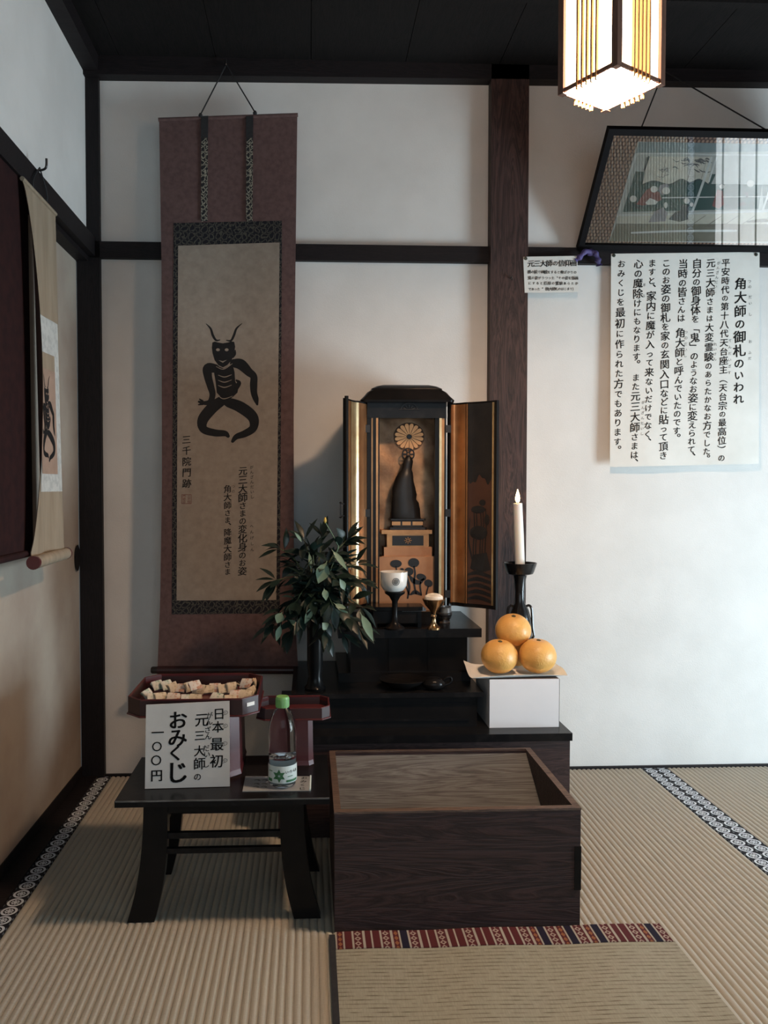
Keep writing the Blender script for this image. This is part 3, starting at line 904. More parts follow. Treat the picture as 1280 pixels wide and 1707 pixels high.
obj('frame', bm, M['frameblack'], pic, bevel=0.003)
obj('back_board', fbox(FX0 + .004, FX1 - .004, .004, FH - .004, -0.011, -0.006), M['darkwood'], pic)
obj('dotted_mount', fbox(FX0 + fw, FX1 - fw, fw, FH - fw, -0.006, 0.0), M['dots'], pic)
tl, br = fpix(1064, 236), fpix(1015, 402)
ps0, pt1 = tl[0] - .002, tl[1]
pt0 = br[1]
ps1 = FX1 - (ps0 - FX0)
art = obj('picture', fbox(ps0, ps1, pt0, pt1, 0.0, 0.001), simple('picture_paper', (0.40, 0.42, 0.39), (0.35, 0.37, 0.35), 0.8, scale=14), pic)
Z = lambda x, y: fpix(960 + x / 4.0, 190 + y / 4.0)
def artpart(name, polys, mat_, o):
    V, Fc = [], []
    for p in polys:
        i0 = len(V)
        for x, y in p:
            s, t = Z(x, y)
            V.append(tuple(FP(min(max(s, ps0), ps1), min(max(t, pt0), pt1), o)))
        Fc.append(list(range(i0, i0 + len(p))))
    obj(name, (V, Fc), mat_, art)
col_ = lambda n, c: simple(n, c, tuple(v * .85 for v in c), 0.8, scale=30)
artpart('sky_wash', [[(420, 182), (1700, 180), (1760, 240), (400, 262)]], col_('pic_blue_grey', (0.20, 0.26, 0.27)), .0013)
artpart('ground_wash', [[(268, 730), (1500, 735), (1560, 850), (222, 850)]], col_('pic_olive', (0.17, 0.16, 0.115)), .0013)
artpart('floor_boards', [[(285, 665), (1400, 640), (1450, 735), (268, 728)]], col_('pic_cream', (0.50, 0.49, 0.41)), .0014)
artpart('green_mats', [[(395, 382), (930, 400), (900, 465), (1240, 470), (1215, 632), (310, 652)], [(1240, 470), (1700, 470), (1700, 632), (1250, 632)]], col_('pic_green', (0.016, 0.062, 0.052)), .0016)
artpart('folding_screen', [[(480, 282), (910, 284), (880, 470), (820, 430), (760, 455), (700, 430), (620, 470), (520, 445), (440, 465)]], col_('pic_screen', (0.55, 0.53, 0.45)), .0020)
dk_ = []
dk_ += stroke2d([(440, 470, 8), (520, 448, 12), (620, 470, 12), (700, 436, 12), (760, 458, 12), (820, 436, 12), (884, 470, 8)])
dk_ += stroke2d([(484, 284, 12), (455, 370, 12)])
dk_ += stroke2d([(470, 290, 10), (440, 460, 8)])
artpart('screen_edge', dk_, col_('pic_dark_green', (0.02, 0.045, 0.042)), .0024)
random.seed(3)
mt = []
for i in range(26):
    x = random.uniform(640, 890); y = 300 + (random.random() ** 2) * 80
    mt += stroke2d([(x, y, 4), (x + random.uniform(10, 30), y + random.uniform(-12, 18), random.uniform(5, 12)), (x + 40, y + random.uniform(0, 20), 3)], 3)
for i in range(14):
    x = random.uniform(540, 600); y = random.uniform(350, 415)
    mt += stroke2d([(x, y, 2), (x + 14, y + random.uniform(-10, 10), 4), (x + 26, y + random.uniform(-6, 6), 2)], 3)
artpart('ink_landscape', mt, col_('pic_grey_ink', (0.12, 0.125, 0.12)), .0024)
wl = []
wl += stroke2d([(400, 265, 14), (330, 480, 14), (275, 680, 14)])
wl += stroke2d([(900, 290, 16), (840, 470, 16), (770, 660, 16)])
wl += stroke2d([(935, 290, 12), (905, 380, 12), (885, 450, 8)])
wl += stroke2d([(410, 262, 12), (700, 262, 10), (1000, 270, 12), (1600, 272, 12)])
wl += stroke2d([(280, 672, 14), (600, 668, 8), (900, 656, 14), (1350, 644, 12)])
wl += stroke2d([(1290, 500, 14), (1240, 650, 14)])
wl += stroke2d([(575, 556, 8), (900, 552, 7), (1280, 548, 7)])
wl += stroke2d([(370, 790, 12), (700, 778, 14), (1065, 776, 16)])
artpart('pale_posts', wl, col_('pic_pale', (0.55, 0.58, 0.56)), .0027)
ds = []
for x0, x1 in ((500, 700), (560, 760)): pass
for i in range(7):
    ds += stroke2d([(720 + i * 110, 770, 3), (860 + i * 110, 676, 3)])
    ds += stroke2d([(560 + i * 90, 440, 2), (600 + i * 90, 300, 2)]) if i < 4 else []
ds += stroke2d([(870, 745, 10), (1000, 742, 26), (1130, 748, 8)]); ds += stroke2d([(1140, 716, 10), (1240, 708, 22), (1330, 716, 10)])
artpart('drawn_lines', ds, col_('pic_line', (0.16, 0.145, 0.11)), .0030)
rd = [[(400, 600), (470, 500), (500, 490), (555, 520), (570, 570), (520, 590), (440, 608)], [(905, 610), (940, 500), (975, 510), (985, 600), (950, 632)]]
artpart('red_robes', rd, col_('pic_red', (0.20, 0.055, 0.045)), .0034)
gr = [[(480, 720), (520, 650), (580, 618), (606, 660), (596, 712), (540, 716)], [(560, 470), (610, 460), (625, 520), (570, 540), (545, 500)]]
artpart('grey_robes', gr, col_('pic_grey_robe', (0.24, 0.235, 0.25)), .0034)
bk = [[(615, 700), (660, 650), (700, 640), (705, 600), (750, 606), (745, 700), (690, 716)], [(395, 610), (450, 622), (440, 634), (400, 626)], [(1118, 520), (1150, 520), (1138, 560)], [(1070, 600), (1110, 580), (1140, 600), (1100, 616)]]
artpart('dark_robes', bk, col_('pic_dark_robe', (0.045, 0.055, 0.055)), .0036)
fc = [ell2d(380, 562, 24, 22), ell2d(518, 498, 24, 22), ell2d(598, 508, 26, 24), ell2d(596, 604, 14, 20), ell2d(736, 576, 20, 20), ell2d(768, 600, 12, 14), ell2d(1160, 460, 24, 24), ell2d(970, 480, 16, 16),
      [(460, 590), (490, 556), (545, 580), (530, 600), (475, 602)]]
artpart('pale_heads', fc, col_('pic_face', (0.62, 0.61, 0.56)), .0040)
obj('glass_pane', fbox(FX0 + fw, FX1 - fw, fw, FH - fw, 0.0075, 0.0080), M['pane'], pic)
nl = Vector((1.215, -0.055, 2.425))
bm = nb()
for px in (1072, 1285):
    s, t = fpix(px, 208)
    p = FP(s, FH - .004, -.008)
    tube([p, nl], 0.0022, 6, bm)
obj('hanging_cord', bm, M['cord'], pic)
tag(obj('picture_nail', tube([nl + Vector((0, .03, 0)), nl + Vector((0, -.006, .004))], 0.003, 8), M['nail']), 'nail in the ceiling rail holding the cords of the framed picture', 'nail')
# purple cloth under the frame corner
q = atY(985, 424, -0.045)
bm = lathe([(0, -.010), (.010, -.009), (.014, -.002), (.012, .007), (.006, .012), (0, .013)], q + Vector((0, .002, .006)), 14, sx=1.1, sy=.8)
for sx_, ln, dz in ((-1, .052, -.020), (1, .030, -.036)):
    pts = [q + Vector((0, 0, .006)), q + Vector((sx_ * ln * .4, -.006, .008 + (0 if sx_ < 0 else -.004))), q + Vector((sx_ * ln * .75, -.004, dz * .5)), q + Vector((sx_ * ln, .003, dz))]
    C = bez(pts, 6)
    tube(C, [0.009 + 0.004 * math.sin(i * 1.1) * (i / len(C)) for i in range(len(C))], 9, bm)
tag(obj('purple_cloth', bm, M['purple'], smooth=True), 'knotted purple cloth at the lower left corner of the framed picture', 'cloth')

# ------------------------------------------------------------------ hanging lamp
zb = atY(1029, 104, -1.24).z
Nn, Ll, Rr = atZ(1029, 104, zb), atZ(932, 158, zb), atZ(1104, 141, zb)
e1, e2 = Ll - Nn, Rr - Nn
sL = (e1.length + e2.length) / 2
bis = (e1.normalized() + e2.normalized()).normalized()
ctr = Nn + bis * (sL * math.sqrt(.5))
per = Vector((-bis.y, bis.x, 0))
sgn = 1 if per.dot(e1) > 0 else -1
e1 = (bis + per * sgn).normalized(); e2 = (bis - per * sgn).normalized()
LH = 0.33
def lp(a, b, z): return ctr + e1 * (a * sL / 2) + e2 * (b * sL / 2) + Vector((0, 0, z))
def lbox(a0, a1, b0, b1, z0, z1, bm=None):
    return hexa([lp(a0, b0, z0), lp(a1, b0, z0), lp(a1, b1, z0), lp(a0, b1, z0), lp(a0, b0, z1), lp(a1, b0, z1), lp(a1, b1, z1), lp(a0, b1, z1)], bm)
lamp = thing('pendant_lamp', 'lit square paper lamp with wooden slats hanging at the top right', 'lamp', lp(0, 0, 0))
obj('paper_shade', lbox(-.90, .90, -.90, .90, 0.006, LH), M['lamppaper'], lamp)
obj('bottom_panel', lbox(-.89, .89, -.89, .89, 0.003, 0.0055), M['lampbottom'], lamp)
pw = .19
for a in (-1, 1):
    for b in (-1, 1):
        obj('corner_post', lbox(a - pw * (a > 0) - .0, a + pw * (a < 0), b - pw * (b > 0), b + pw * (b < 0), -0.004, LH + .02), M['lampwood'], lamp, bevel=0.0015)
for a in (-1, 1):
    for nm in (0, 1):
        q = (lambda u0, u1, v0, v1, z0, z1: lbox(u0, u1, v0, v1, z0, z1)) if nm else (lambda u0, u1, v0, v1, z0, z1: lbox(v0, v1, u0, u1, z0, z1))
        o0, o1 = (a * .91, a * .97) if a > 0 else (a * .97, a * .91)
        obj('bottom_rail', q(-.84, .84, o0, o1, -0.001, 0.007), M['lampwood'], lamp)
        obj('top_rail', q(-.84, .84, o0, o1, LH - .012, LH), M['lampwood'], lamp)
        for k in range(5):
            u = -.30 + k * .16
            s0, s1 = (a * .92, a * 1.0) if a > 0 else (a * 1.0, a * .92)
            obj('slat', q(u - .028, u + .028, s0, s1, -0.011, LH), M['slat'], lamp)
obj('hanging_cable', tube([lp(0, 0, LH), Vector((ctr.x, ctr.y, 2.44))], 0.004, 8), M['cord'], lamp)

# ------------------------------------------------------------------ wide wooden platform and black altar
PZ = 0.294
x1p = atY(953, 1260, -0.54).x
plat = thing('altar_platform', 'wide low dark wooden platform behind the open offering box, under the black altar', 'platform', ((x1p - .09) / 2, -.27, 0))
obj('top_board', box(-0.095, x1p, -0.545, -0.02, PZ - 0.022, PZ), M['black_worn'], plat, bevel=0.002)
obj('body', box(-0.088, x1p - .004, -0.535, -0.025, 0.0, PZ - 0.022), M['platform'], plat, bevel=0.002)
AZ = 0.400
altar = thing('black_altar', 'long low black lacquered altar step holding the vase and shrine table', 'altar', (0.23, -.27, PZ))
obj('body', box(-0.035, 0.494, -0.470, -0.04, PZ, AZ - 0.014), M['black'], altar, bevel=0.0015)
obj('top_board', box(-0.052, 0.511, -0.484, -0.035, AZ - 0.014, AZ), M['black_worn'], altar, bevel=0.002)
bm = box(-0.01, 0.47, -0.474, -0.470, PZ + .02, PZ + .026)
box(-0.01, 0.47, -0.474, -0.470, PZ + .07, PZ + .074, bm)
obj('moulding', bm, M['black_worn'], altar)
# shrine table
SZ = 0.568
tb = thing('shrine_table', 'black lacquered pedestal table carrying the gold shrine', 'table', (.31, -.2, AZ))
obj('body', box(0.128, 0.492, -0.330, -0.03, AZ, SZ - 0.027), M['black'], tb, bevel=0.002)
obj('plinth', box(0.090, 0.500, -0.345, -0.028, AZ, AZ + .028), M['black'], tb, bevel=0.002)
bm = box(0.088, 0.528, -0.372, -0.022, SZ - 0.027, SZ)
obj('top_board', bm, M['black_worn'], tb, bevel=0.003)
for xx in (.25, .372): obj('panel_moulding', box(xx - .004, xx + .004, -0.3335, -0.330, AZ + .028, SZ - .027), M['black'], tb)

# ------------------------------------------------------------------ the shrine
YS = -0.24
def sx(px, y=YS): return atY(px, 850, y).x
def sz(py, y=YS): return atY(680, py, y).z
xc = (sx(612) + sx(743)) / 2
shr = thing('household_shrine', 'black and gold shrine cabinet with open curved doors, centre of the photo', 'shrine', (xc, -.15, SZ))
bx0, bx1 = sx(612), sx(743)
ztop = sz(669)
obj('base', box(bx0 - .012, bx1 + .012, YS - .012, -.035, SZ, SZ + .034), M['black'], shr, bevel=.003)
bm = box(bx0, bx0 + .010, YS + .005, -.045, SZ + .034, ztop)
box(bx1 - .010, bx1, YS + .005, -.045, SZ + .034, ztop, bm)
box(bx0, bx1, -.055, -.045, SZ + .034, ztop, bm)
obj('cabinet_wall', bm, M['black'], shr)
zl = sz(697)
bm = box(bx0, bx1, YS - .004, YS + .02, zl, ztop)
obj('lintel', bm, M['black_worn'], shr, bevel=.002)
# small carved crest on the lintel
cx_, cz_ = sx(681), sz(683)
bm = nb()
tube([Vector((cx_ + .026 * math.cos(a), YS - .006, cz_ + .020 * math.sin(a))) for a in [math.pi * k / 14 for k in range(15)]], .0016, 6, bm)
tube([(cx_ - .034, YS - .006, cz_), (cx_ + .034, YS - .006, cz_)], .0014, 6, bm)
for k in range(5):
    a = math.pi * (k + .5) / 5
    tube([(cx_ + .010 * math.cos(a), YS - .006, cz_ + .006 * math.sin(a)), (cx_ + .020 * math.cos(a), YS - .006, cz_ + .015 * math.sin(a))], .002, 6, bm)
obj('lintel_crest', bm, M['soot'], shr)
# stiles with gold strips
for (a, b, name, m_, yo) in ((612, 619, 'stile', 'black', 0), (619, 621.5, 'gold_strip', 'gold', .003), (621.5, 626.5, 'stile', 'black', -.004), (626.5, 630.0, 'gold_strip', 'gold', -.002), (630.0, 632.5, 'stile', 'black', .004),
                             (725, 731.5, 'stile', 'black', .004), (731.5, 735.5, 'gold_strip', 'goldpale', -.004), (735.5, 740.5, 'gold_strip', 'gold', .002), (740.5, 743, 'stile', 'black', .0)):
    obj(name, box(sx(a), sx(b), YS + yo, YS + .022, SZ + .034, zl), M[m_], shr, bevel=.001)
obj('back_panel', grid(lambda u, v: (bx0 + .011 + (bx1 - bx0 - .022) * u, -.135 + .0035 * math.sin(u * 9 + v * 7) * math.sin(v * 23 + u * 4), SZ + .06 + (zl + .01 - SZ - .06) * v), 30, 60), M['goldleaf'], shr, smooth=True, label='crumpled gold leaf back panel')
# chrysanthemum crest
yb = -.143
ccx, ccz = atY(682, 728, yb).x, atY(682, 728, yb).z
pet = nb()
for k in range(16):
    a = 2 * math.pi * (k + .5) / 16
    d = Vector((math.cos(a), 0, math.sin(a))); n_ = Vector((-math.sin(a), 0, math.cos(a)))
    c0 = Vector((ccx, yb, ccz))
    R_ = .047 if True else 0
    pts = [c0 + d * .009 - n_ * .0012, c0 + d * .040 - n_ * .0068, c0 + d * .0465 - n_ * .0045, c0 + d * .048, c0 + d * .0465 + n_ * .0045, c0 + d * .040 + n_ * .0068, c0 + d * .009 + n_ * .0012]
    pts = [Vector((p.x, p.y, ccz + (p.z - ccz) * .92)) for p in pts]
    extrude_poly(pts, (0, .003, 0), pet)
cr = obj('chrysanthemum_crest', pet, M['gold'], shr)
obj('crest_ground', extrude_poly([(ccx + .051 * math.cos(t), yb + .0035, ccz + .047 * math.sin(t)) for t in [2 * math.pi * k / 40 for k in range(40)]], (0, .0045, 0)), M['crestdark'], cr)
obj('crest_centre', extrude_poly([(ccx + .0075 * math.cos(t), yb - .002, ccz + .0065 * math.sin(t)) for t in [2 * math.pi * k / 16 for k in range(16)]], (0, .003, 0)), M['soot'], cr, label='dark round centre')
# lower gold panel with lotus relief
zp0, zp1 = SZ + .034, sz(928, -.22)
obj('lower_panel', box(sx(631.5), sx(726), -.222, -.206, zp0, zp1), M['goldflat'], shr, bevel=.001)
lo_ = lambda x, y: atY(560 + x / 4.92, 930 + y / 4.92, -.2235)
L_ = []
def fan(cx, cy, rx, ry, rot=0.0):
    out = [ell2d(cx, cy, rx, ry, 18, rot=rot)]
    return out
L_ += fan(492, 48, 48, 32); L_ += fan(637, 40, 46, 38); L_ += fan(598, 112, 38, 34); L_ += fan(700, 158, 42, 28, .3); L_ += fan(758, 208, 36, 30, .4)
L_ += stroke2d([(492, 72, 10), (505, 120, 12), (560, 200, 12), (600, 300, 12)])
L_ += stroke2d([(640, 70, 12), (648, 130, 16), (640, 200, 16), (655, 290, 14)])
L_ += stroke2d([(598, 140, 10), (640, 190, 40), (690, 200, 30), (720, 170, 12)])
L_ += stroke2d([(700, 180, 10), (690, 230, 14), (700, 300, 10)])
L_ += stroke2d([(756, 236, 10), (742, 290, 12), (745, 330, 8)])
L_ += stroke2d([(612, 300, 12), (650, 280, 34), (700, 304, 12)])
L_ += stroke2d([(530, 90, 8), (545, 95, 22), (550, 110, 6)])
L_ += stroke2d([(580, 150, 14), (600, 240, 22), (588, 330, 12)])
obj('lotus_relief', ink(L_, lo_), M['soot'], shr)
# roof
hw = (sx(757) - sx(603)) / 2
yc, hd = (YS - .0 - .04) / 2, .118
rings = []
for py, kx, ky in ((671.5, 1.0, 1.0), (668, 1.01, 1.01), (661, .92, .95), (655, .86, .90), (652, .80, .88), (650.5, .765, .86), (648, .76, .85), (644, .66, .78), (641, .52, .66), (639.8, .30, .45)):
    rings.append(rrect(xc, yc, hw * kx, hd * ky + .012, .018 * kx, sz(py)))
obj('roof', loft(rings), M['black'], shr, smooth=28)
# curved doors
def plan_door(name_side, pts, z0, z1, parts, hinge_x):
    C = [Vector((p[0], p[1], 0)) for p in pts]
    def nrm(i):
        t = C[min(i + 1, len(C) - 1)] - C[max(i - 1, 0)]
        n_ = Vector((t.y, -t.x, 0)).normalized()
        return n_ if n_.y < 0 else -n_
    bm = nb()
    ringz = []
    outer = [c for c in C] + [C[i] - nrm(i) * .011 for i in range(len(C) - 1, -1, -1)]
    loft([[(p.x, p.y, z0) for p in outer], [(p.x, p.y, z1) for p in outer]], bm)
    d = obj('door', bm, M['black'], shr, smooth=35)
    acc = [0]
    for a, b in zip(C, C[1:]): acc.append(acc[-1] + (b - a).length)
    tot = acc[-1]
    def at(s, z, off):
        s *= tot
        for i in range(len(C) - 1):
            if s <= acc[i + 1] or i == len(C) - 2:
                f = (s - acc[i]) / (acc[i + 1] - acc[i])
                p = C[i].lerp(C[i + 1], f) + nrm(i).lerp(nrm(i + 1), f) * off
                return Vector((p.x, p.y, z))
    for nm, s0, s1, m_, za, zb_, th in parts:
        n = max(2, int((s1 - s0) * 40))
        bm = nb()
        rr = [at(s0 + (s1 - s0) * k / n, 0, th) for k in range(n + 1)] + [at(s0 + (s1 - s0) * k / n, 0, .0002) for k in range(n, -1, -1)]
        loft([[(p.x, p.y, z0 + za) for p in rr], [(p.x, p.y, z1 - zb_) for p in rr]], bm)
        obj(nm, bm, M[m_], d, smooth=50)
    return d, at
yE = -0.325
dz0, dz1 = sz(1011), sz(671)
xr0, xr1 = sx(749), atY(827, 850, yE).x
W_ = xr1 - xr0
pr_ = [(xr0, YS + .004), (xr0 + W_ * .10, YS + .010), (xr0 + W_ * .20, YS + .006), (xr0 + W_ * .30, YS - .008), (xr0 + W_ * .38, YS - .018), (xr0 + W_ * .55, YS - .030), (xr0 + W_ * .75, YS - .050), (xr0 + W_ * .92, YS - .072), (xr1, yE)]
pr_ = [(p.x, p.y) for p in bez([(a, b, 0) for a, b in pr_], 5)]
dR, atR = plan_door('r', pr_, dz0, dz1, (('gold_lining', .03, .36, 'gold', .012, .006, .0025), ('gold_edge', .375, .40, 'gold', .012, .006, .003), ('painted_panel', .41, .90, 'doorpanel', .012, .006, .0015), ('gold_edge', .91, .945, 'goldpale', .012, .006, .003)), xr0)
# lotus painting on the right door panel, dark reflection painted over its top
P_ = []
P_.append([(0, 0), (100, 0), (100, 92), (78, 105), (40, 100), (0, 118)])
zz = lambda x, y: atR(.41 + .49 * x / 100, dz1 - .006 - (dz1 - dz0 - .018) * y / 260, .0022)
for i in range(18):
    pass
for cx, cy, rx, ry in ((42, 137, 30, 5), (60, 128, 14, 4), (45, 167, 38, 9), (80, 150, 12, 7)):
    P_.append(ell2d(cx, cy, rx, ry, 16))
for x in (24, 34, 52, 62, 74):
    P_ += stroke2d([(x, 137, 4), (x + 3, 160, 4), (x - 2, 190, 5), (x + 2, 215, 4)])
P_ += stroke2d([(8, 150, 4), (2, 175, 6), (14, 196, 6), (20, 205, 3)])
for k in range(5):
    P_ += stroke2d([(2, 222 + k * 8, 3), (40, 219 + k * 8, 5), (98, 223 + k * 8, 4)])
P_.append([(20, 196), (80, 192), (98, 214), (60, 218), (10, 214)])
V, Fc = [], []
for p in P_:
    if len(p) > 4:
        c = (sum(q[0] for q in p) / len(p), sum(q[1] for q in p) / len(p))
    i0 = len(V); V += [tuple(zz(min(100, max(0, x)), y)) for x, y in p]; Fc.append(list(range(i0, i0 + len(p))))
# the painted dark reflection follows the door's curve in strips
V2, F2 = [], []
for k in range(40):
    i0 = len(V2)
    fb = lambda q: 98 + 5 * math.sin(q * .23) + 2 * math.sin(q * .61)
    V2 += [tuple(zz(k * 2.5, 0)), tuple(zz(k * 2.5 + 2.5, 0)), tuple(zz(k * 2.5 + 2.5, fb(k + 1))), tuple(zz(k * 2.5, fb(k)))]
    F2.append([i0, i0 + 1, i0 + 2, i0 + 3])
V, Fc = V[6:], [[i - 6 for i in f] for f in Fc[1:]]
n0 = len(V2)
obj('lotus_and_reflection', (V2 + V, F2 + [[i + n0 for i in f] for f in Fc]), M['soot'], dR, label='black painted lotus pond below a painted dark reflection, on the red-brown panel')
xl0 = sx(611); yL = -0.365; xl1 = atY(577.5, 850, yL).x
W_ = xl0 - xl1
pl_ = [(xl0, YS + .004), (xl0 - W_ * .15, YS - .016), (xl0 - W_ * .32, YS - .034), (xl0 - W_ * .42, YS - .046), (xl0 - W_ * .55, YS - .052), (xl0 - W_ * .70, YS - .066), (xl0 - W_ * .80, YS - .085), (xl0 - W_ * .92, YS - .105), (xl1, yL)]
pl_ = [(p.x, p.y) for p in bez([(a, b, 0) for a, b in pl_], 5)]
dL, atL = plan_door('l', pl_, dz0, dz1, (('gold_lining', .02, .40, 'gold', .012, .006, .002), ('gold_lining', .40, .74, 'goldpale', .012, .006, .0035), ('gold_edge', .77, .90, 'gold', .012, .006, .003)), xl0)
obj('edge_roll', tube([(xl1, yL, dz0), (xl1, yL, dz1 + .006)], .006, 12), M['black'], dL, smooth=True)
p = Vector((xl1 - .006, yL + .002, atY(570, 850, yL).z))
bm = tube([p + Vector((-.012, 0, .020)), p + Vector((-.012, 0, -.022))], .0018, 6)
for dz in (.018, -.018): tube([p + Vector((.006, 0, dz)), p + Vector((-.013, 0, dz))], .0022, 6, bm)
lathe([(0, -.004), (.005, 0), (0, .004)], p + Vector((-.012, 0, .022)), 8, bm); lathe([(0, -.004), (.006, 0), (0, .004)], p + Vector((-.012, 0, -.022)), 8, bm)
obj('latch', bm, M['soot'], dL)
for xx in (sx(746.0), sx(611.5)):
    for pyh in (715, 990, 855):
        z_ = sz(pyh)
        obj('hinge', box(xx - .009, xx + .009, YS - .008, YS - .003, z_ - .012, z_ + .012), M['soot'], shr)

# pedestal and seated statue inside
YP = -0.214
ped = thing('statue_pedestal', 'tiered gold pedestal with dark crest panel inside the shrine, under the dark statue', 'pedestal', (xc, -.14, zp1 - .0))
pxx = lambda px: atY(px, 905, YP).x
pzz = lambda py: atY(680, py, YP).z
zq = pzz(926)
obj('plinth', box(pxx(640), pxx(720), YP, -.145, zq - .004, pzz(912)), M['goldflat'], ped, bevel=.0015)
bm = box(pxx(637), pxx(722), YP - .004, -.145, zq - .008, zq - .002)
obj('foot_moulding', bm, M['gold'], ped, bevel=.001)
obj('middle_box', box(pxx(645), pxx(715), YP + .004, -.145, pzz(912), pzz(890)), M['gold'], ped)
obj('crest_panel', box(pxx(654), pxx(706), YP + .002, YP + .005, pzz(909.5), pzz(893)), M['soot'], ped)
cxx, czz = pxx(680), pzz(901)
bm = nb()
for k in range(8):
    a = 2 * math.pi * k / 8
    tube([(cxx + .003 * math.cos(a), YP + .001, czz + .003 * math.sin(a)), (cxx + .012 * math.cos(a), YP + .001, czz + .011 * math.sin(a))], .0013, 6, bm)
obj('crest', bm, M['gold'], ped)
obj('cornice', box(pxx(636), pxx(720), YP - .002, -.145, pzz(890), pzz(883.5)), M['gold'], ped, bevel=.0015)
ped.location.z = zq - .008; WLOC[ped.name] = Vector((xc, -.14, zq - .008))
for ch in ped.children: ch.location = ch.location + Vector((0, 0, zp1 - zq + .008))
obj('support', box(bx0 + .011, bx1 - .011, -.205, -.140, zp1 - .012, zq - .008), M['black'], shr)
YT = -0.176
tx = lambda px: atY(px, 830, YT).x
tz = lambda py: atY(680, py, YT).z
z0s = pzz(883.5)
st = thing('seated_statue', 'dark seated robed statue with ringed crown inside the shrine', 'statue', (tx(678), YT, z0s))
bm = loft([rrect(tx(678), YT, .062, .029, .006, z0s), rrect(tx(678), YT, .062, .029, .006, z0s + .008), rrect(tx(678), YT, .052, .024, .006, z0s + .010), rrect(tx(678), YT, .052, .024, .006, tz(868)), rrect(tx(678), YT, .059, .028, .006, tz(867)), rrect(tx(678), YT, .059, .028, .006, tz(864.5))])
obj('dais', bm, M['soot'], st)
bm = nb()
for a, b in ((652, 666), (669, 683), (686, 703)):
    box(tx(a), tx(b), YT - .0265, YT - .0235, tz(875), tz(869), bm)
obj('dais_panels', bm, M['gold'], st, label='small gold panels around the dais')
rg = []
for py, xa, xb, hy in ((865.5, 650, 703, .024), (862, 650, 700, .026), (850, 651, 699, .025), (838, 652, 697, .023), (832, 653, 693, .022), (824, 652, 694, .021), (814, 654, 692, .020), (804, 657, 690, .019), (796, 660, 689, .018), (789, 664, 688, .016), (783, 669, 686, .011), (776, 671, 687, .012), (769, 672, 688, .012), (763, 675, 686, .009), (760, 678, 683, .004)):
    cxm, hxm = (tx(xa) + tx(xb)) / 2, (tx(xb) - tx(xa)) / 2
    rg.append([(cxm + hxm * math.cos(t) * (1 + .05 * math.sin(5 * t + py)), YT + hy * math.sin(t), tz(py)) for t in [2 * math.pi * i / 24 for i in range(24)]])
obj('robed_body', loft(rg), M['soot'], st, smooth=True)
bm = nb()
def ringt(c, r, rr=.0016, ax='y', n=16):
    pts = []
    for k in range(n + 1):
        a = 2 * math.pi * k / n
        pts.append(Vector(c) + (Vector((r * math.cos(a), 0, r * math.sin(a)))))
    tube(pts, rr, 6, bm, cap=False)
kc = Vector((tx(681), YT + .012, tz(757)))
ringt(kc, .0195, .0022)
for k in range(6):
    a = 2 * math.pi * k / 6 + .5
    ringt(kc + Vector((.0125 * math.cos(a), 0, .0125 * math.sin(a))), .0075, .0018)
ringt(kc, .006, .002)
obj('ringed_halo', bm, M['soot'], st)

# ------------------------------------------------------------------ offerings in front of the shrine
YO = -0.368
def ox(px): return atY(px, 1020, YO).x
k_ = (2.82 + YO) / 1350
cupst = thing('offering_stand', 'slender black lacquered stand under the white crested cup', 'stand', (ox(658), YO, SZ))
c = (ox(658), YO, SZ)
ztc = atY(658, 986, YO).z - SZ
obj('stand_body', lathe([(0, 0), (.030, 0), (.031, .005), (.020, .012), (.010, .022), (.008, .045), (.009, ztc - .03), (.018, ztc - .014), (.030, ztc - .006), (.032, ztc), (0, ztc)], c, 28), M['black'], cupst, smooth=50)
cup = thing('offering_cup', 'white porcelain cup with dark round crest, on the black stand before the shrine', 'cup', (c[0] - .003, YO, SZ + ztc))
r_ = 23.5 * k_; h_ = atY(655, 953, YO).z - (SZ + ztc)
cc = (c[0] - .004, YO, SZ + ztc + .0005)
obj('cup_body', lathe([(0, 0), (r_ * .50, 0), (r_ * .72, .004), (r_ * .93, h_ * .30), (r_ * .99, h_ * .65), (r_, h_), (r_ * .95, h_), (r_ * .93, h_ * .6), (r_ * .80, h_ * .25), (0, h_ * .16)], cc, 40), M['porcelain'], cup, smooth=50)
rb, rr_ = 10.0 * k_ * .62, r_ * .995
def oncup(x, y):
    a = x / rr_ + .06
    return Vector((cc[0] + (rr_ + .0008) * math.sin(a), cc[1] - (rr_ + .0008) * math.cos(a), cc[2] + h_ * .56 - y))
R2 = ring2d(0, 0, rb * .86, rb, 26) + [ell2d(0, 0, rb * .17, rb * .17, 12)]
for k in range(16):
    a = 2 * math.pi * k / 16
    R2 += stroke2d([(rb * .25 * math.cos(a), rb * .25 * math.sin(a), rb * .07), (rb * .72 * math.cos(a), rb * .72 * math.sin(a), rb * .16)], 2)
obj('crest', ink(R2, oncup), M['ink'], cup, label='dark round chrysanthemum crest')
bc = thing('offering_cup', 'brass footed cup heaped with rice, on the right before the shrine', 'cup', (ox(722), YO, SZ))
c = (ox(722), YO - .01, SZ)
hB = atY(722, 998, YO - .01).z - SZ
obj('cup_body', lathe([(0, 0), (.020, 0), (.0205, .006), (.014, .011), (.008, .020), (.0065, .034), (.0095, .040), (.0065, .046), (.012, hB * .62), (.027, hB * .80), (.0355, hB), (.034, hB), (.024, hB * .84), (0, hB * .76)], c, 32), M['brass'], bc, smooth=50)
tag(obj('rice', lathe([(0, hB * .80), (.026, hB * .87), (.029, hB * .97), (.0265, hB + .008), (.018, hB + .014), (.008, hB + .0165), (0, hB + .017)], c, 28), M['rice'], smooth=True), 'domed heap of cooked rice in the brass cup', 'rice')
sc2 = thing('offering_cup', 'small tarnished silver cup behind the brass rice cup', 'cup', (ox(742), -.28, SZ))
c = (atY(741, 1030, -.285).x, -.285, SZ)
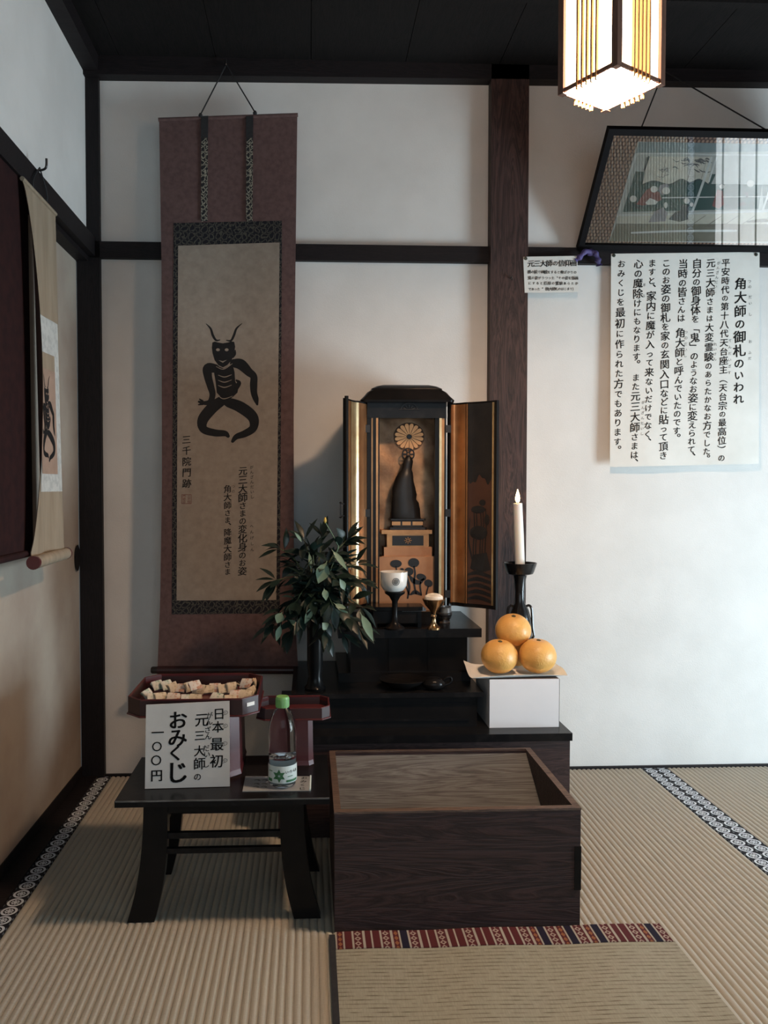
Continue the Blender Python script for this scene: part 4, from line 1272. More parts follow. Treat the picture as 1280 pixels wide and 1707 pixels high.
obj('cup_body', lathe([(0, 0), (.017, 0), (.018, .005), (.012, .010), (.020, .020), (.0225, .034), (.020, .052), (.0215, .056), (.019, .056), (.017, .03), (0, .016)], c, 28), M['silver'], sc2, smooth=50)
ob = obj('band', lathe([(.0215, .026), (.0232, .028), (.0234, .036), (.0218, .038)], c, 28), M['soot'], sc2, smooth=True)
# low black stand with metal plate
q0, q1 = ox(619), ox(709)
lst = thing('offering_table', 'low black lacquered offering table with metal plate, before the shrine door', 'table', ((q0 + q1) / 2, -.29, SZ))
zt_ = atY(650, 1011, -.335).z
bm = loft([rrect((q0 + q1) / 2, -.306, (q1 - q0) / 2 - .006, .036, .006, zt_ - .014), rrect((q0 + q1) / 2, -.306, (q1 - q0) / 2, .040, .008, zt_ - .012), rrect((q0 + q1) / 2, -.306, (q1 - q0) / 2, .040, .008, zt_)])
obj('top', bm, M['black'], lst)
obj('apron', box(q0 + .012, q1 - .012, -.338, -.274, SZ + .012, zt_ - .014), M['black'], lst)
for a in (q0 + .014, q1 - .014):
    for b in (-.334, -.278):
        obj('leg', box(a - .006, a + .006, b - .006, b + .006, SZ, zt_ - .014), M['black'], lst)
obj('metal_plate', box(atY(670, 1015, -.340).x, atY(710, 1015, -.340).x, -.3415, -.338, atY(690, 1019, -.340).z, atY(690, 1013.5, -.340).z), M['nail'], lst, label='thin worn metal plate')

# black bowl and wooden fish drum on the altar step
yB = -.415
c = (atY(672, 1150, yB).x, yB, AZ)
bw = thing('altar_bowl', 'wide shallow black lacquered bowl on the altar step below the shrine', 'bowl', c)
obj('bowl_body', lathe([(0, 0), (.028, 0), (.034, .004), (.056, .016), (.064, .026), (.062, .027), (.05, .016), (0, .008)], c, 40, sx=1.15), M['black'], bw, smooth=50)
c = (atY(722, 1165, -.440).x, -.440, AZ)
md = thing('altar_drum', 'round black altar drum with looped handle, right of the black bowl', 'drum', c)
obj('drum_body', lathe([(0, 0), (.020, .002), (.029, .010), (.031, .018), (.026, .029), (.014, .035), (0, .036)], c, 32, sx=1.15), M['black'], md, smooth=True)
obj('handle', tube(bez([Vector(c) + Vector(v) for v in ((.024, -.004, .022), (.040, -.008, .036), (.052, -.006, .034), (.050, -.006, .020), (.030, -.006, .012))], 6), .0042, 10), M['black'], md, smooth=True)

# ------------------------------------------------------------------ vase and evergreen sprigs
VY = -0.425
vx = atY(525, 1100, VY).x
vz = AZ
vase = thing('flower_vase', 'tall slim black vase on the altar step holding evergreen sprigs', 'vase', (vx, VY, vz))
zr = atY(525, 1056, VY).z - vz
obj('vase_body', lathe([(0, 0), (.030, 0), (.032, .006), (.024, .016), (.020, .04), (.0235, zr * .45), (.0235, zr), (.026, zr + .06), (.031, zr + .085), (.028, zr + .085), (.021, zr + .055), (.019, zr), (0, zr * .5)], (vx, VY, vz), 32), M['black'], vase, smooth=40)
random.seed(21)
spr = thing('evergreen_sprigs', 'bushy bunch of dark evergreen leaf sprigs standing in the black vase', 'foliage', (vx, VY, vz + zr * .55))
top = Vector((vx, VY, vz + zr + .07))
def leafmesh(bm, base, d, up, ln, wd, bend):
    d = d.normalized(); s = d.cross(up)
    if s.length < 1e-3: s = d.cross(Vector((1, 0, 0)))
    s.normalize(); n_ = s.cross(d).normalized()
    rows = []
    for k, (t, wk) in enumerate(((0, .04), (.12, .10), (.28, .66), (.48, 1.0), (.68, .84), (.86, .42), (1.0, .02))):
        c_ = base + d * (ln * t) - n_ * (bend * ln * t * t) 
        rows.append([bm.verts.new(c_ - s * wd * wk / 2 + n_ * wd * wk * .14), bm.verts.new(c_), bm.verts.new(c_ + s * wd * wk / 2 + n_ * wd * wk * .14)])
    for a, b in zip(rows, rows[1:]):
        for i in (0, 1): bm.faces.new((a[i], a[i + 1], b[i + 1], b[i]))
stems = nb()
def clampy(bm):
    for v in bm.verts:
        lim = -.352 if v.co.x < .06 else -.395
        if v.co.y > lim: v.co.y = lim - .25 * (v.co.y - lim)
    return bm
clusters = {}
tips = [((446, 1045), -.44), ((452, 960), -.43), ((458, 900), -.40), ((505, 885), -.42), ((520, 905), -.47), ((540, 880), -.42), ((585, 885), -.42), ((602, 930), -.43), ((606, 960), -.46), ((612, 1010), -.46), ((608, 1050), -.47), ((575, 1060), -.49), ((545, 1060), -.50), ((480, 1055), -.48), ((462, 1020), -.47),
        ((500, 950), -.50), ((540, 940), -.52), ((575, 965), -.51), ((520, 1000), -.53), ((560, 1010), -.53), ((490, 1000), -.51), ((530, 960), -.35), ((480, 930), -.36), ((570, 920), -.36), ((585, 1030), -.52), ((500, 1030), -.52)]
nl_ = 0
dark, palel = [], []
for i, ((px, py), y) in enumerate(tips):
    tip = atY(px, py, y)
    tip = top + (tip - top) * .88
    mid = top.lerp(tip, .5) + Vector((0, 0, .035 + .02 * random.random()))
    C = bez([top + Vector((random.uniform(-.01, .01), random.uniform(-.01, .01), -.05)), top + Vector((0, 0, .02)), mid, tip], 6)
    tube(C, [.0032 - .002 * k / len(C) for k in range(len(C))], 5, stems)
    bm = nb()
    bp = nb() if True else None
    cnt = 0
    for k in range(7, len(C) - 1, 1):
        if random.random() < .25: continue
        b = C[k]; t = (C[k + 1] - C[k]).normalized()
        for q in range(random.choice((1, 1, 2))):
            rnd = Vector((random.gauss(0, 1), random.gauss(0, 1) - .25, random.gauss(0, .8) - .1))
            out = (t * .9 + rnd * .62).normalized()
            leafmesh(bm, b, out, Vector((random.gauss(0, .35), random.gauss(0, .35) - .4, 1)), random.uniform(.048, .080), random.uniform(.018, .030), random.uniform(.05, .4)); cnt += 1
    for q in range(4):
        rnd = Vector((random.gauss(0, 1), random.gauss(0, 1), random.gauss(0, 1)))
        t = (C[-1] - C[-2]).normalized()
        leafmesh(bm, C[-1], (t + rnd * .5).normalized(), Vector((0, -.4, 1)), random.uniform(.05, .078), random.uniform(.016, .026), random.uniform(.0, .3))
    pl = i % 6 == 3
    bp.free()
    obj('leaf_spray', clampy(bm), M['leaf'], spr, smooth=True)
bm = nb()
for (px, py), y, (dx, dz), ln, wd in (((545, 935), -.53, (-.4, -1.0), .068, .040), ((552, 915), -.53, (.75, -.9), .075, .018), ((470, 1020), -.52, (-.35, -.8), .035, .028), ((480, 1032), -.52, (1, -.6), .045, .016), ((468, 1040), -.51, (-.25, -1), .05, .018), ((600, 1020), -.52, (.5, -1), .09, .026), ((556, 1005), -.54, (.9, -.55), .05, .02),
                                         ((522, 1010), -.54, (-.5, -1), .055, .02), ((545, 1050), -.52, (-.3, .6), .028, .026), ((540, 980), -.54, (.2, -1), .036, .02), ((515, 920), -.5, (.15, -1), .05, .012), ((575, 985), -.53, (-.3, .8), .04, .02), ((504, 905), -.48, (-.5, .8), .04, .01)):
    bm = nb()
    leafmesh(bm, atY(px, py, y), Vector((dx, -.35, dz)), Vector((.2, -1, .55)), ln, wd, .12)
    obj('leaf', bm, M['leafpale'], spr, smooth=True, label='paler green leaf showing its underside')
obj('stems', stems, M['twig'], spr, smooth=True)
b0 = atY(561, 905, -.44); b1 = atY(543, 872, -.45)
bt = obj('budding_twig', tube(bez([top + Vector((.01, 0, .02)), b0 + Vector((.0, 0, -.03)), b0, b1], 5), .0018, 6), M['leafpale'], spr, smooth=True)
bm = lathe([(0, -.008), (.004, -.003), (.0045, .003), (.002, .010), (0, .013)], b1 + Vector((-.002, 0, .006)), 10)
obj('flower_bud', bm, M['bud'], bt, smooth=True, label='yellow-green flower bud')

# ------------------------------------------------------------------ white-papered offering stand and the fruit
YW = -0.485
wz0 = PZ
wx0, wx1 = atY(815, 1222, YW).x, atY(932, 1222, YW).x
wzt = atY(870, 1132, YW).z
ws = thing('offering_stand', 'square stand wrapped in white paper, holding the four oranges', 'stand', ((wx0 + wx1) / 2, YW + .09, wz0))
obj('stand_body', box(wx0 + .003, wx1 - .003, YW + .004, YW + .185, wz0, wzt - .006), M['boxrim'], ws)
bm = box(wx0, wx1, YW, YW + .0012, wz0 + .0005, wzt - .0004)
box(wx0, wx0 + .0012, YW, YW + .19, wz0 + .0005, wzt - .0004, bm); box(wx1 - .0012, wx1, YW, YW + .19, wz0 + .0005, wzt - .0004, bm)
obj('paper_wrap', bm, M['whitebox'], ws)
tl, tr = atY(772, 1106, -.350), atZ(925, 1104, wzt)
bl, br = atZ(787, 1133.5, wzt), atZ(946, 1128, wzt + .003)
def psheet(u, v):
    a = tl.lerp(tr, u).lerp(bl.lerp(br, u), v)
    e = max(abs(u - .5), (v - .5)) * 2
    z = wzt + .0015 + max(0, a.z - wzt) * ((1 - u) * (1 - v)) ** 2 + (.010 * max(0, (e - .80) / .2) ** 1.5) * (.5 + .5 * math.sin(3.1 * u + 5.3 * v + 1))
    return (a.x, a.y, z)
obj('paper_sheet', grid(psheet, 24, 24, .0008, (0, 0, -1)), M['paper'], ws, smooth=True)
obj('tray_board', box(wx0 + .002, wx1 - .002, YW + .002, YW + .186, wzt - .007, wzt), M['boxrim'], ws)
def fruit(px, py, rpx, y, zb_, label, tilt, seed):
    random.seed(seed)
    r = rpx * (2.82 + y) / 1350
    c = Vector((atY(px, py, y).x, y, zb_ + r * .93))
    t = thing('orange', label, 'orange', (c.x, c.y, zb_), 'oranges piled on the white stand')
    bm = nb()
    bmesh.ops.create_uvsphere(bm, u_segments=40, v_segments=24, radius=r)
    for v in bm.verts:
        k = v.co.z / r
        v.co.z *= .93
        rr = math.hypot(v.co.x, v.co.y)
        if k > .9: v.co.z -= r * .10 * ((k - .9) / .1) ** 1.5
        a = math.atan2(v.co.y, v.co.x)
        f = 1 + .012 * math.sin(3 * a + seed) + .008 * math.sin(5 * a + seed * 2)
        v.co.x *= f; v.co.y *= f
    R_ = Matrix.Rotation(tilt[0], 3, 'X') @ Matrix.Rotation(tilt[1], 3, 'Y')
    bmesh.ops.rotate(bm, verts=bm.verts, cent=(0, 0, 0), matrix=R_)
    bmesh.ops.translate(bm, verts=bm.verts, vec=c)
    obj('peel', bm, M['orange'], t, smooth=180)
    bm = nb()
    lathe([(0, -.002), (r * .10, -.001), (r * .13, .0012), (r * .06, .0035), (0, .003)], (0, 0, 0), 10, bm)
    bmesh.ops.translate(bm, verts=bm.verts, vec=(0, 0, r * .835))
    bmesh.ops.rotate(bm, verts=bm.verts, cent=(0, 0, 0), matrix=R_)
    bmesh.ops.translate(bm, verts=bm.verts, vec=c)
    obj('stem_end', bm, M['stemend'], t)
    return c, r
zf0 = wzt + .0040
yF = -0.425
fruit(832, 1101.5, 31, yF, zf0, 'orange at the front left of the fruit pile on white paper', (.15, .02), 1)
fruit(895.5, 1099.5, 31.5, yF, zf0, 'orange at the front right of the fruit pile on white paper', (.05, .06), 2)
yB_ = -0.325
fruit(862, 1096, 25, yB_, zf0, 'orange at the back of the pile, mostly hidden behind the other three', (.1, 0), 3)
zt2 = atY(855, 1054, -.374).z
rt = 30.2 * (2.82 - .372) / 1350
fruit(855, 1054, 30.2, -.368, zt2 - rt * .93 + .005, 'orange on top of the fruit pile, below the candle', (.22, -.02), 4)

# ------------------------------------------------------------------ candlestick and candle
YC = -0.212
kc_ = (2.82 + YC) / 1350
cxx_ = atY(866, 1000, YC).x
zz_ = lambda py: atY(866, py, YC).z
cs = thing('candlestick', 'tall dark bronze candlestick with wide drip dish and side handles, behind the oranges', 'candlestick', (cxx_, YC, PZ))
def pr(r, py): return (r * kc_, zz_(py) - PZ)
prof = [(0, 0), (.042, 0), (.045, .006), (.042, .016), (.030, .028), (.020, .045), (.022, .075), pr(20, 1075), pr(21, 1050), pr(19, 1030), pr(15, 1016), pr(9, 1005), pr(8.5, 985), pr(10.5, 965), pr(12, 959), pr(22, 956), pr(24, 952), pr(27, 943), pr(28.5, 938), pr(27, 938), pr(22, 946), (0, zz_(947) - PZ)]
obj('stem', lathe(prof, (cxx_, YC, PZ), 36), M['bronze'], cs, smooth=45)
for s in (-1, 1):
    pts = [(s * 9, 1012), (s * 15, 1009), (s * 19.5, 1013), (s * 21, 1025), (s * 22, 1045), (s * 24, 1058), (s * 21, 1066)]
    obj('handle', tube(bez([Vector((cxx_ + a * kc_, YC - .004, zz_(b))) for a, b in pts], 5), .0042, 8), M['bronze'], cs, smooth=True)
cn = thing('candle', 'lit white candle standing in the bronze candlestick', 'candle', (cxx_ - .003, YC, zz_(946)))
cb, ct = Vector((cxx_ + .001, YC, zz_(947))), Vector((cxx_ - .0085, YC, zz_(839)))
obj('wax', tube([cb, cb.lerp(ct, .5), ct], [8.0 * kc_, 8.1 * kc_, 7.6 * kc_], 24), M['wax'], cn, smooth=50)
obj('wick', tube([ct, ct + Vector((0, 0, .006))], .0010, 6), M['soot'], cn)
bm = lathe([(0, 0)] + [(.0078 * math.sin(math.pi * (t / 20) ** .62) ** .9 * (1 - .25 * t / 20) + .0001, .0445 * t / 20) for t in range(1, 20)] + [(0, .0445)], ct + Vector((0, 0, .002)), 24)
obj('flame', bm, M['flame'], cn, smooth=True)

# ------------------------------------------------------------------ wooden offering box
bx0_, bx1_, by0, by1, bz = 0.056, 0.615, -1.030, -0.606, 0.270
th = 0.015
obx = thing('offering_box', 'large open dark wooden offering box with sloping grey inner board, on the tatami in front', 'box', ((bx0_ + bx1_) / 2, (by0 + by1) / 2, 0))
obj('front_board', box(bx0_, bx1_, by0, by0 + th, 0, bz), M['boxwood'], obx, bevel=.002)
obj('back_board', box(bx0_, bx1_, by1 - th, by1, 0, bz), M['boxwood'], obx, bevel=.002)
for a in (bx0_, bx1_ - th):
    obj('side_board', box(a, a + th, by0 + th, by1 - th, 0, bz), M['boxwood'], obx, bevel=.002)
obj('bottom_board', box(bx0_ + th, bx1_ - th, by0 + th, by1 - th, .004, .022), M['boxwood'], obx)
yy0, zz0, yy1, zz1 = by1 - th, bz - .006, by0 + .05, .040
bm = hexa([(bx0_ + th, yy1, zz1 - .014), (bx1_ - th, yy1, zz1 - .014), (bx1_ - th, yy0, zz0 - .014), (bx0_ + th, yy0, zz0 - .014), (bx0_ + th, yy1, zz1), (bx1_ - th, yy1, zz1), (bx1_ - th, yy0, zz0), (bx0_ + th, yy0, zz0)])
obj('sloping_board', bm, M['boxinner'], obx, label='weathered grey board sloping down inside the box')
bm = box(bx0_ - .001, bx1_ + .001, by0 - .001, by0 + th + .001, bz - .001, bz + .004)
box(bx0_ - .001, bx0_ + th, by0 + th, by1, bz - .001, bz + .004, bm); box(bx1_ - th, bx1_ + .001, by0 + th, by1, bz - .001, bz + .004, bm)
box(bx0_ + th, bx1_ - th, by1 - .008, by1, bz - .001, bz + .004, bm)
obj('rim', bm, M['boxrim'], obx, bevel=.0015, label='worn lighter wooden rim')
bm = box(bx1_ - .014, bx1_ + .0015, by0 - .0015, by0 + .02, .085, .185)
obj('joint_patch', bm, M['black'], obx, label='dark patch at the right corner joint')

# ------------------------------------------------------------------ rush mat in the foreground
gx0, gx1 = 0.055, 0.800
gy1 = -1.040
gz = .0050
gm = thing('rush_mat', 'woven rush mat with red patterned end border in the foreground before the box', 'mat', ((gx0 + gx1) / 2, -1.6, 0.0))
wob = lambda u: .004 * math.sin(u * 9) + .003 * math.sin(u * 23)
obj('woven_field', grid(lambda u, v: (gx0 + (gx1 - gx0) * u, gy1 - .066 - 1.1 * v, gz + .0012 * math.sin(u * 17 + v * 9) + .0008), 30, 30, .003, (0, 0, -1)), M['goza'], gm, smooth=60)
obj('patterned_border', grid(lambda u, v: (gx0 + .002 + (gx1 - gx0 - .006) * u, gy1 - .002 - .066 * v + .014 * u * (1 - v) * .4, gz + .0028 + .0012 * math.sin(u * 17)), 40, 4, .0035, (0, 0, -1)), M['gozaborder'], gm, smooth=60)
obj('side_binding', box(gx0 - .012, gx0 + .001, gy1 - 1.17, gy1 - .012, .0006, gz + .003), M['cord'], gm, bevel=.001, label='narrow black binding along the left edge')

# ------------------------------------------------------------------ small black table at the left
TZ = 0.291
tx0, tx1, ty0, ty1 = -0.440, 0.047, -0.990, -0.690
tab = thing('side_table', 'small black lacquered table at the left holding tray, sign and bottle', 'table', ((tx0 + tx1) / 2, (ty0 + ty1) / 2, 0))
obj('table_top', box(tx0, tx1, ty0, ty1, TZ - .015, TZ), M['black_worn'], tab, bevel=.003)
_LW = .027
lx0, lx1 = -0.352, -0.041
for sx__, xx in ((-1, lx0), (1, lx1)):
    for yy in (ty0 + .035, ty1 - .035):
        C = [Vector((xx + sx__ * o, yy, z)) for o, z in ((0, TZ - .015), (.002, .20), (.008, .13), (.018, .07), (.029, .025), (.036, 0))]
        C = bez(C, 4)
        rings = [[(p.x - _LW - .004 * (1 - p.z / TZ), p.y - .014, p.z), (p.x + _LW + .004 * (1 - p.z / TZ), p.y - .014, p.z), (p.x + _LW + .004 * (1 - p.z / TZ), p.y + .014, p.z), (p.x - _LW - .004 * (1 - p.z / TZ), p.y + .014, p.z)] for p in C]
        obj('leg', loft(rings), M['black'], tab, bevel=.001)
for yy in (ty0 + .035, ty1 - .035):
    obj('apron', box(lx0 + .018, lx1 - .018, yy - .008, yy + .008, TZ - .040, TZ - .022), M['black'], tab)
for yy, z in ((ty0 + .035, .190), (ty1 - .035, .190)):
    obj('rail', box(lx0 + .016, lx1 - .016, yy - .006, yy + .006, z, z + .014), M['black_worn'], tab)
    obj('rail', box(lx0 + .016, lx1 - .016, yy - .006, yy + .006, z - .035, z - .023), M['black_worn'], tab)
for xx in (lx0, lx1):
    obj('foot_rail', box(xx - .010, xx + .010, ty0 + .045, ty1 - .045, .19, .204), M['black'], tab)
bm = box(tx0 + .0015, tx1 - .0015, ty0 - .0006, ty0 + .0012, TZ - .0028, TZ + .0003)
obj('worn_edge', bm, M['boxinner'], tab, label='rubbed greyish front edge')

# footed red trays
def footed_tray(name, label, cx, cy, hx, hy, zr, wall, ch, foot, m_out, m_in, zb_=TZ, sticker=False):
    t = thing(name, label, 'tray', (cx, cy, zb_))
    def octo(hx_, hy_, c_, z):
        return [(cx - hx_ + c_, cy - hy_, z), (cx + hx_ - c_, cy - hy_, z), (cx + hx_, cy - hy_ + c_, z), (cx + hx_, cy + hy_ - c_, z), (cx + hx_ - c_, cy + hy_, z), (cx - hx_ + c_, cy + hy_, z), (cx - hx_, cy + hy_ - c_, z), (cx - hx_, cy - hy_ + c_, z)]
    zfl = zr - wall
    bm = loft([octo(hx, hy, ch, zfl), octo(hx, hy, ch, zr), octo(hx - .004, hy - .004, ch - .001, zr), octo(hx - .006, hy - .006, ch - .001, zfl + .006)])
    obj('tray_wall', bm, M[m_out], t, label=None)
    bm = loft([octo(hx - .0065, hy - .0065, ch - .001, zfl + .0062), octo(hx - .0065, hy - .0065, ch - .001, zfl + .0075)])
    obj('tray_floor', bm, M[m_in], t)
    bm = loft([octo(hx - .0045, hy - .0045, ch, zfl + .009), octo(hx - .0042, hy - .0042, ch, zr - .001)], cap=False)
    obj('inner_lining', bm, M[m_in], t)
    bm = nb()
    rim = octo(hx - .002, hy - .002, ch, zr)
    tube(rim + [rim[0]], .0026, 6, bm, cap=False)
    obj('rim', bm, M[m_in], t, label='rubbed red lacquer rim')
    rim = octo(hx + .001, hy + .001, ch, zfl)
    bm = nb(); tube(rim + [rim[0]], .0024, 6, bm, cap=False)
    obj('base_moulding', bm, M[m_in], t)
    fx, fy, fc = foot
    def octf(k, z):
        return [(cx + (px_ - cx), cy + (py_ - cy), z) for px_, py_, _ in [(cx - fx * k + fc, cy - fy * k, 0), (cx + fx * k - fc, cy - fy * k, 0), (cx + fx * k, cy - fy * k + fc, 0), (cx + fx * k, cy + fy * k - fc, 0), (cx + fx * k - fc, cy + fy * k, 0), (cx - fx * k + fc, cy + fy * k, 0), (cx - fx * k, cy + fy * k - fc, 0), (cx - fx * k, cy - fy * k + fc, 0)]]
    bm = loft([octf(1.03, zb_ + .0005), octf(1.0, zb_ + .012), octf(.97, zfl)])
    obj('foot_box', bm, M[m_in], t)
    return t
tray_c = (-0.283, -0.742)
t1 = footed_tray('fortune_tray', 'footed dark red lacquer tray filled with folded fortune slips, behind the white sign', tray_c[0], tray_c[1], .158, .135, .490, .040, .036, (.112, .105, .026), 'redblack', 'redlac')
p = Vector((tray_c[0] + .158 - .018, tray_c[1] - .135 + .018, 0)); d = Vector((1, -1, 0)).normalized(); s_ = Vector((1, 1, 0)).normalized()
bm = extrude_poly([p + d * .0012 + s_ * a + Vector((0, 0, z)) for a, z in ((-.012, .470), (.012, .470), (.012, .479), (-.012, .479))], d * .0005)
obj('paper_sticker', bm, M['paper'], t1, label='tiny white sticker on the corner')
t2 = footed_tray('footed_tray', 'small empty footed red tray behind the water bottle', -0.040, -0.728, .092, .062, .442, .028, .020, (.050, .045, .012), 'redblack', 'redlac')

# folded fortune slips
slipm = []
for nm, c1, c2 in (('slip_cream', (0.66, 0.58, 0.45), (0.46, 0.37, 0.25)), ('slip_green', (0.70, 0.69, 0.62), (0.25, 0.42, 0.30)), ('slip_orange', (0.70, 0.64, 0.57), (0.55, 0.27, 0.17))):
    slipm.append(simple(nm, c1, c2, 0.8, scale=70, lo=.48, hi=.62, spec=.2))
def slip_mesh(kind, seed):
    random.seed(seed)
    bm = nb()
    L_, W__ = .031, .026
    base = [random.uniform(-.5, .5) for _ in range(4)]
    for k in range(4):
        a = math.radians((-3, 1, 6, 14)[k] + 2.5 * base[k])
        sh_ = .0018 * base[(k + 1) % 4]
        rows = []
        for i in range(6):
            t = i / 5
            zz = .0010 + k * .0009 + t * W__ * math.sin(a) + .0022 * math.sin(t * math.pi)
            yy = t * W__ * math.cos(a)
            rows.append([bm.verts.new((x + sh_, yy - W__ / 2, zz + .0005 * math.cos(x * 120 + k * 2))) for x in (-L_ / 2, -L_ / 6, L_ / 6, L_ / 2)])
        for r0, r1 in zip(rows, rows[1:]):
            for i in range(3): bm.faces.new((r0[i], r0[i + 1], r1[i + 1], r1[i]))
        if k % 2:
            for i in range(3): bm.faces.new((prev_[i], prev_[i + 1], rows[0][i + 1], rows[0][i]))
        elif k:
            for i in range(3): bm.faces.new((prevt_[i], prevt_[i + 1], rows[-1][i + 1], rows[-1][i]))
        prev_, prevt_ = rows[0], rows[-1]
    me = bpy.data.meshes.new('slip'); bm.to_mesh(me); bm.free()
    me.materials.append(slipm[kind])
    return me
SM = [[slip_mesh(k, 5 + k * 3 + j) for j in range(3)] for k in range(3)]
SL = [  # enlarged-crop x, y, heading deg, roll deg, tint, words
 (318, 262, 40, 28, 1, 'greenish white folded fortune slip at the far left of the back row'),
 (395, 262, 42, 30, 1, 'green printed folded fortune slip, second from the left in the back row'),
 (440, 288, 60, 55, 0, 'thin cream fortune slip standing on edge, beside the second slip of the back row'),
 (515, 282, -14, 20, 2, 'orange printed folded fortune slip, third from the left in the back row'),
 (578, 282, 62, 58, 0, 'cream fortune slip on edge right of the orange printed third one'),
 (640, 262, 30, 24, 2, 'orange tinted fortune slip lying on others near the middle of the back row'),
 (676, 296, -20, 30, 0, 'pale folded fortune slip leaning at the middle of the tray'),
 (752, 290, 8, 16, 0, 'cream fortune slip just right of the tray middle, back row'),
 (812, 284, -10, 26, 2, 'tan fortune slip right of the tray middle leaning on its neighbour'),
 (886, 290, 20, 22, 0, 'cream fortune slip, left one of the pair in the back right half'),
 (944, 286, 44, 50, 0, 'cream fortune slip, right one of the pair in the back right half'),
 (1030, 282, 120, 40, 0, 'tan fortune slip standing under the tilted one at the right end'),
 (1082, 248, -32, 34, 2, 'tilted tan fortune slip on top of the heap at the right end of the tray'),
 (1138, 258, 86, 62, 0, 'fortune slip standing against the right wall of the tray'),
 (212, 345, 68, 40, 1, 'white fortune slip on edge in the front left corner of the tray'),
 (285, 362, 18, 16, 1, 'green tinted fortune slip, second from the left in the front row'),
 (345, 362, 34, 24, 0, 'cream fortune slip squeezed beside the green tinted front one'),
 (456, 362, -4, 18, 2, 'orange tinted fortune slip, middle of the left half of the front row'),
 (575, 372, 10, 16, 1, 'green tinted fortune slip just above the sign, left of a pair'),
 (640, 372, -12, 20, 0, 'cream fortune slip just above the sign, right of a pair'),
 (826, 362, -26, 20, 1, 'green flecked fortune slip alone in the front row right of the middle'),
 (940, 378, 14, 16, 0, 'tan fortune slip near the front edge at right'),
 (990, 336, -4, 20, 2, 'small orange fortune slip in the heap at the right front'),
 (1072, 340, -16, 26, 0, 'tan fortune slip at the heart of the right front heap'),
 (1120, 322, 70, 50, 0, 'cream fortune slip on edge at the right end of the front heap'),
]
zfl = .490 - .040 + .0078
for i, (cx, cy, hd_, rl_, tint, words_) in enumerate(SL):
    px, py = 200 + cx / 5.12, 1090 + cy / 5.12
    lift = .016 if ('top of' in words_ or 'lying on' in words_) else .0
    q = atZ(px, py, zfl + .014 + lift)
    q.x = min(max(q.x, tray_c[0] - .132), tray_c[0] + .132); q.y = min(max(q.y, tray_c[1] - .108), tray_c[1] + .112)
    o = bpy.data.objects.new('fortune_slip', SM[tint][i % 3])
    COL.objects.link(o)
    rl2 = math.radians(rl_ + 6)
    o.rotation_euler = (rl2, math.radians(random.uniform(-6, 6)), math.radians(hd_))
    o.location = (q.x, q.y, zfl + .013 * math.sin(rl2) + .0012 + lift)
    tag(o, words_, 'fortune slip', 'fortune slips in the red tray')

# price sign leaning on the tray
s_bl, s_br = atZ(241.5, 1315, TZ + .0012), atZ(383, 1311, TZ + .0012)
lean = math.atan2(.014, .2)
sdir = (s_br - s_bl); 
zt_l, zt_r = atY(243.5, 1175, s_bl.y + .016).z, atY(382.5, 1168.5, s_br.y + .016).z
s_tl = Vector((atY(243.5, 1175, s_bl.y + .016).x, s_bl.y + .016, zt_l)); s_tr = Vector((atY(382.5, 1168.5, s_br.y + .016).x, s_br.y + .016, zt_r))
Nf = (s_br - s_bl).cross(s_tl - s_bl).normalized()
if Nf.y > 0: Nf = -Nf
def SG(x, y, off=0.0):
    """enlarged-crop point (240,1160)+/8 on the sign"""
    tlx, tly = 28, 120
    px, py = 240 + x / 8, 1160 + y / 8
    lx = 243.5 + (241.5 - 243.5) * (py - 1172) / 142; rx = 382.5 + (383 - 382.5) * (py - 1168) / 143
    u = (px - lx) / (rx - lx)
    ty_ = 1175 + (1168.5 - 1175) * u; by_ = 1315 + (1311 - 1315) * u
    v = (py - ty_) / (by_ - ty_)
    return s_tl.lerp(s_tr, u).lerp(s_bl.lerp(s_br, u), v) + Nf * off
sg = thing('price_sign', 'square grey-white card sign with bold brush writing, leaning on the fortune tray', 'sign', (s_bl + s_br) / 2)
obj('card', extrude_poly([s_bl, s_br, s_tr, s_tl], -Nf * .003), M['signcard'], sg)
T = Text()
def P8(ch, x, y, s, fat, **k): T.put(ch, x, y, s, fat, wob=.55, **k)
for ch, x, y, s in (('日', 1000, 240, 165), ('本', 985, 415, 165), ('最', 972, 645, 190), ('初', 968, 870, 185)): P8(ch, x, y, s, .016)
for ch, x, y, s in (('元', 768, 320, 185), ('三', 742, 530, 150), ('大', 738, 735, 160), ('師', 738, 905, 170), ('の', 712, 1080, 110)): P8(ch, x, y, s, .016)
for ch, x, y, s in (('お', 450, 325, 265), ('み', 445, 560, 265), ('く', 420, 765, 230), ('じ', 440, 1020, 320)): P8(ch, x, y, s, .026)
for ch, x, y, s in (('一', 182, 492, 175), ('〇', 172, 678, 140), ('〇', 162, 862, 140), ('円', 168, 1062, 165)): P8(ch, x, y, s, .026)
for ch, x, y in (('が', 872, 262), ('ん', 868, 345), ('ざ', 848, 455), ('ん', 856, 540), ('だ', 826, 700), ('い', 838, 782), ('し', 826, 915)): P8(ch, x, y, 95, .012)
obj('lettering', T.mesh(lambda x, y: SG(x, y, .0006)), M['ink'], sg)
sw = []
for x, y in ((1085, 228), (1085, 405), (1078, 640), (1080, 866)):
    sw += stroke2d([(x - 34, y + 10, 4), (x - 10, y - 26, 5), (x + 24, y - 22, 5), (x + 28, y + 2, 5), (x + 4, y + 18, 5), (x - 16, y + 4, 4), (x - 4, y - 10, 4), (x + 10, y - 6, 3)])
    sw += stroke2d([(x + 4, y + 18, 4), (x - 24, y + 28, 5), (x - 30, y + 36, 3)])
obj('swirl_marks', ink(sw, lambda x, y: SG(x, y, .0006)), M['ink'], sg)

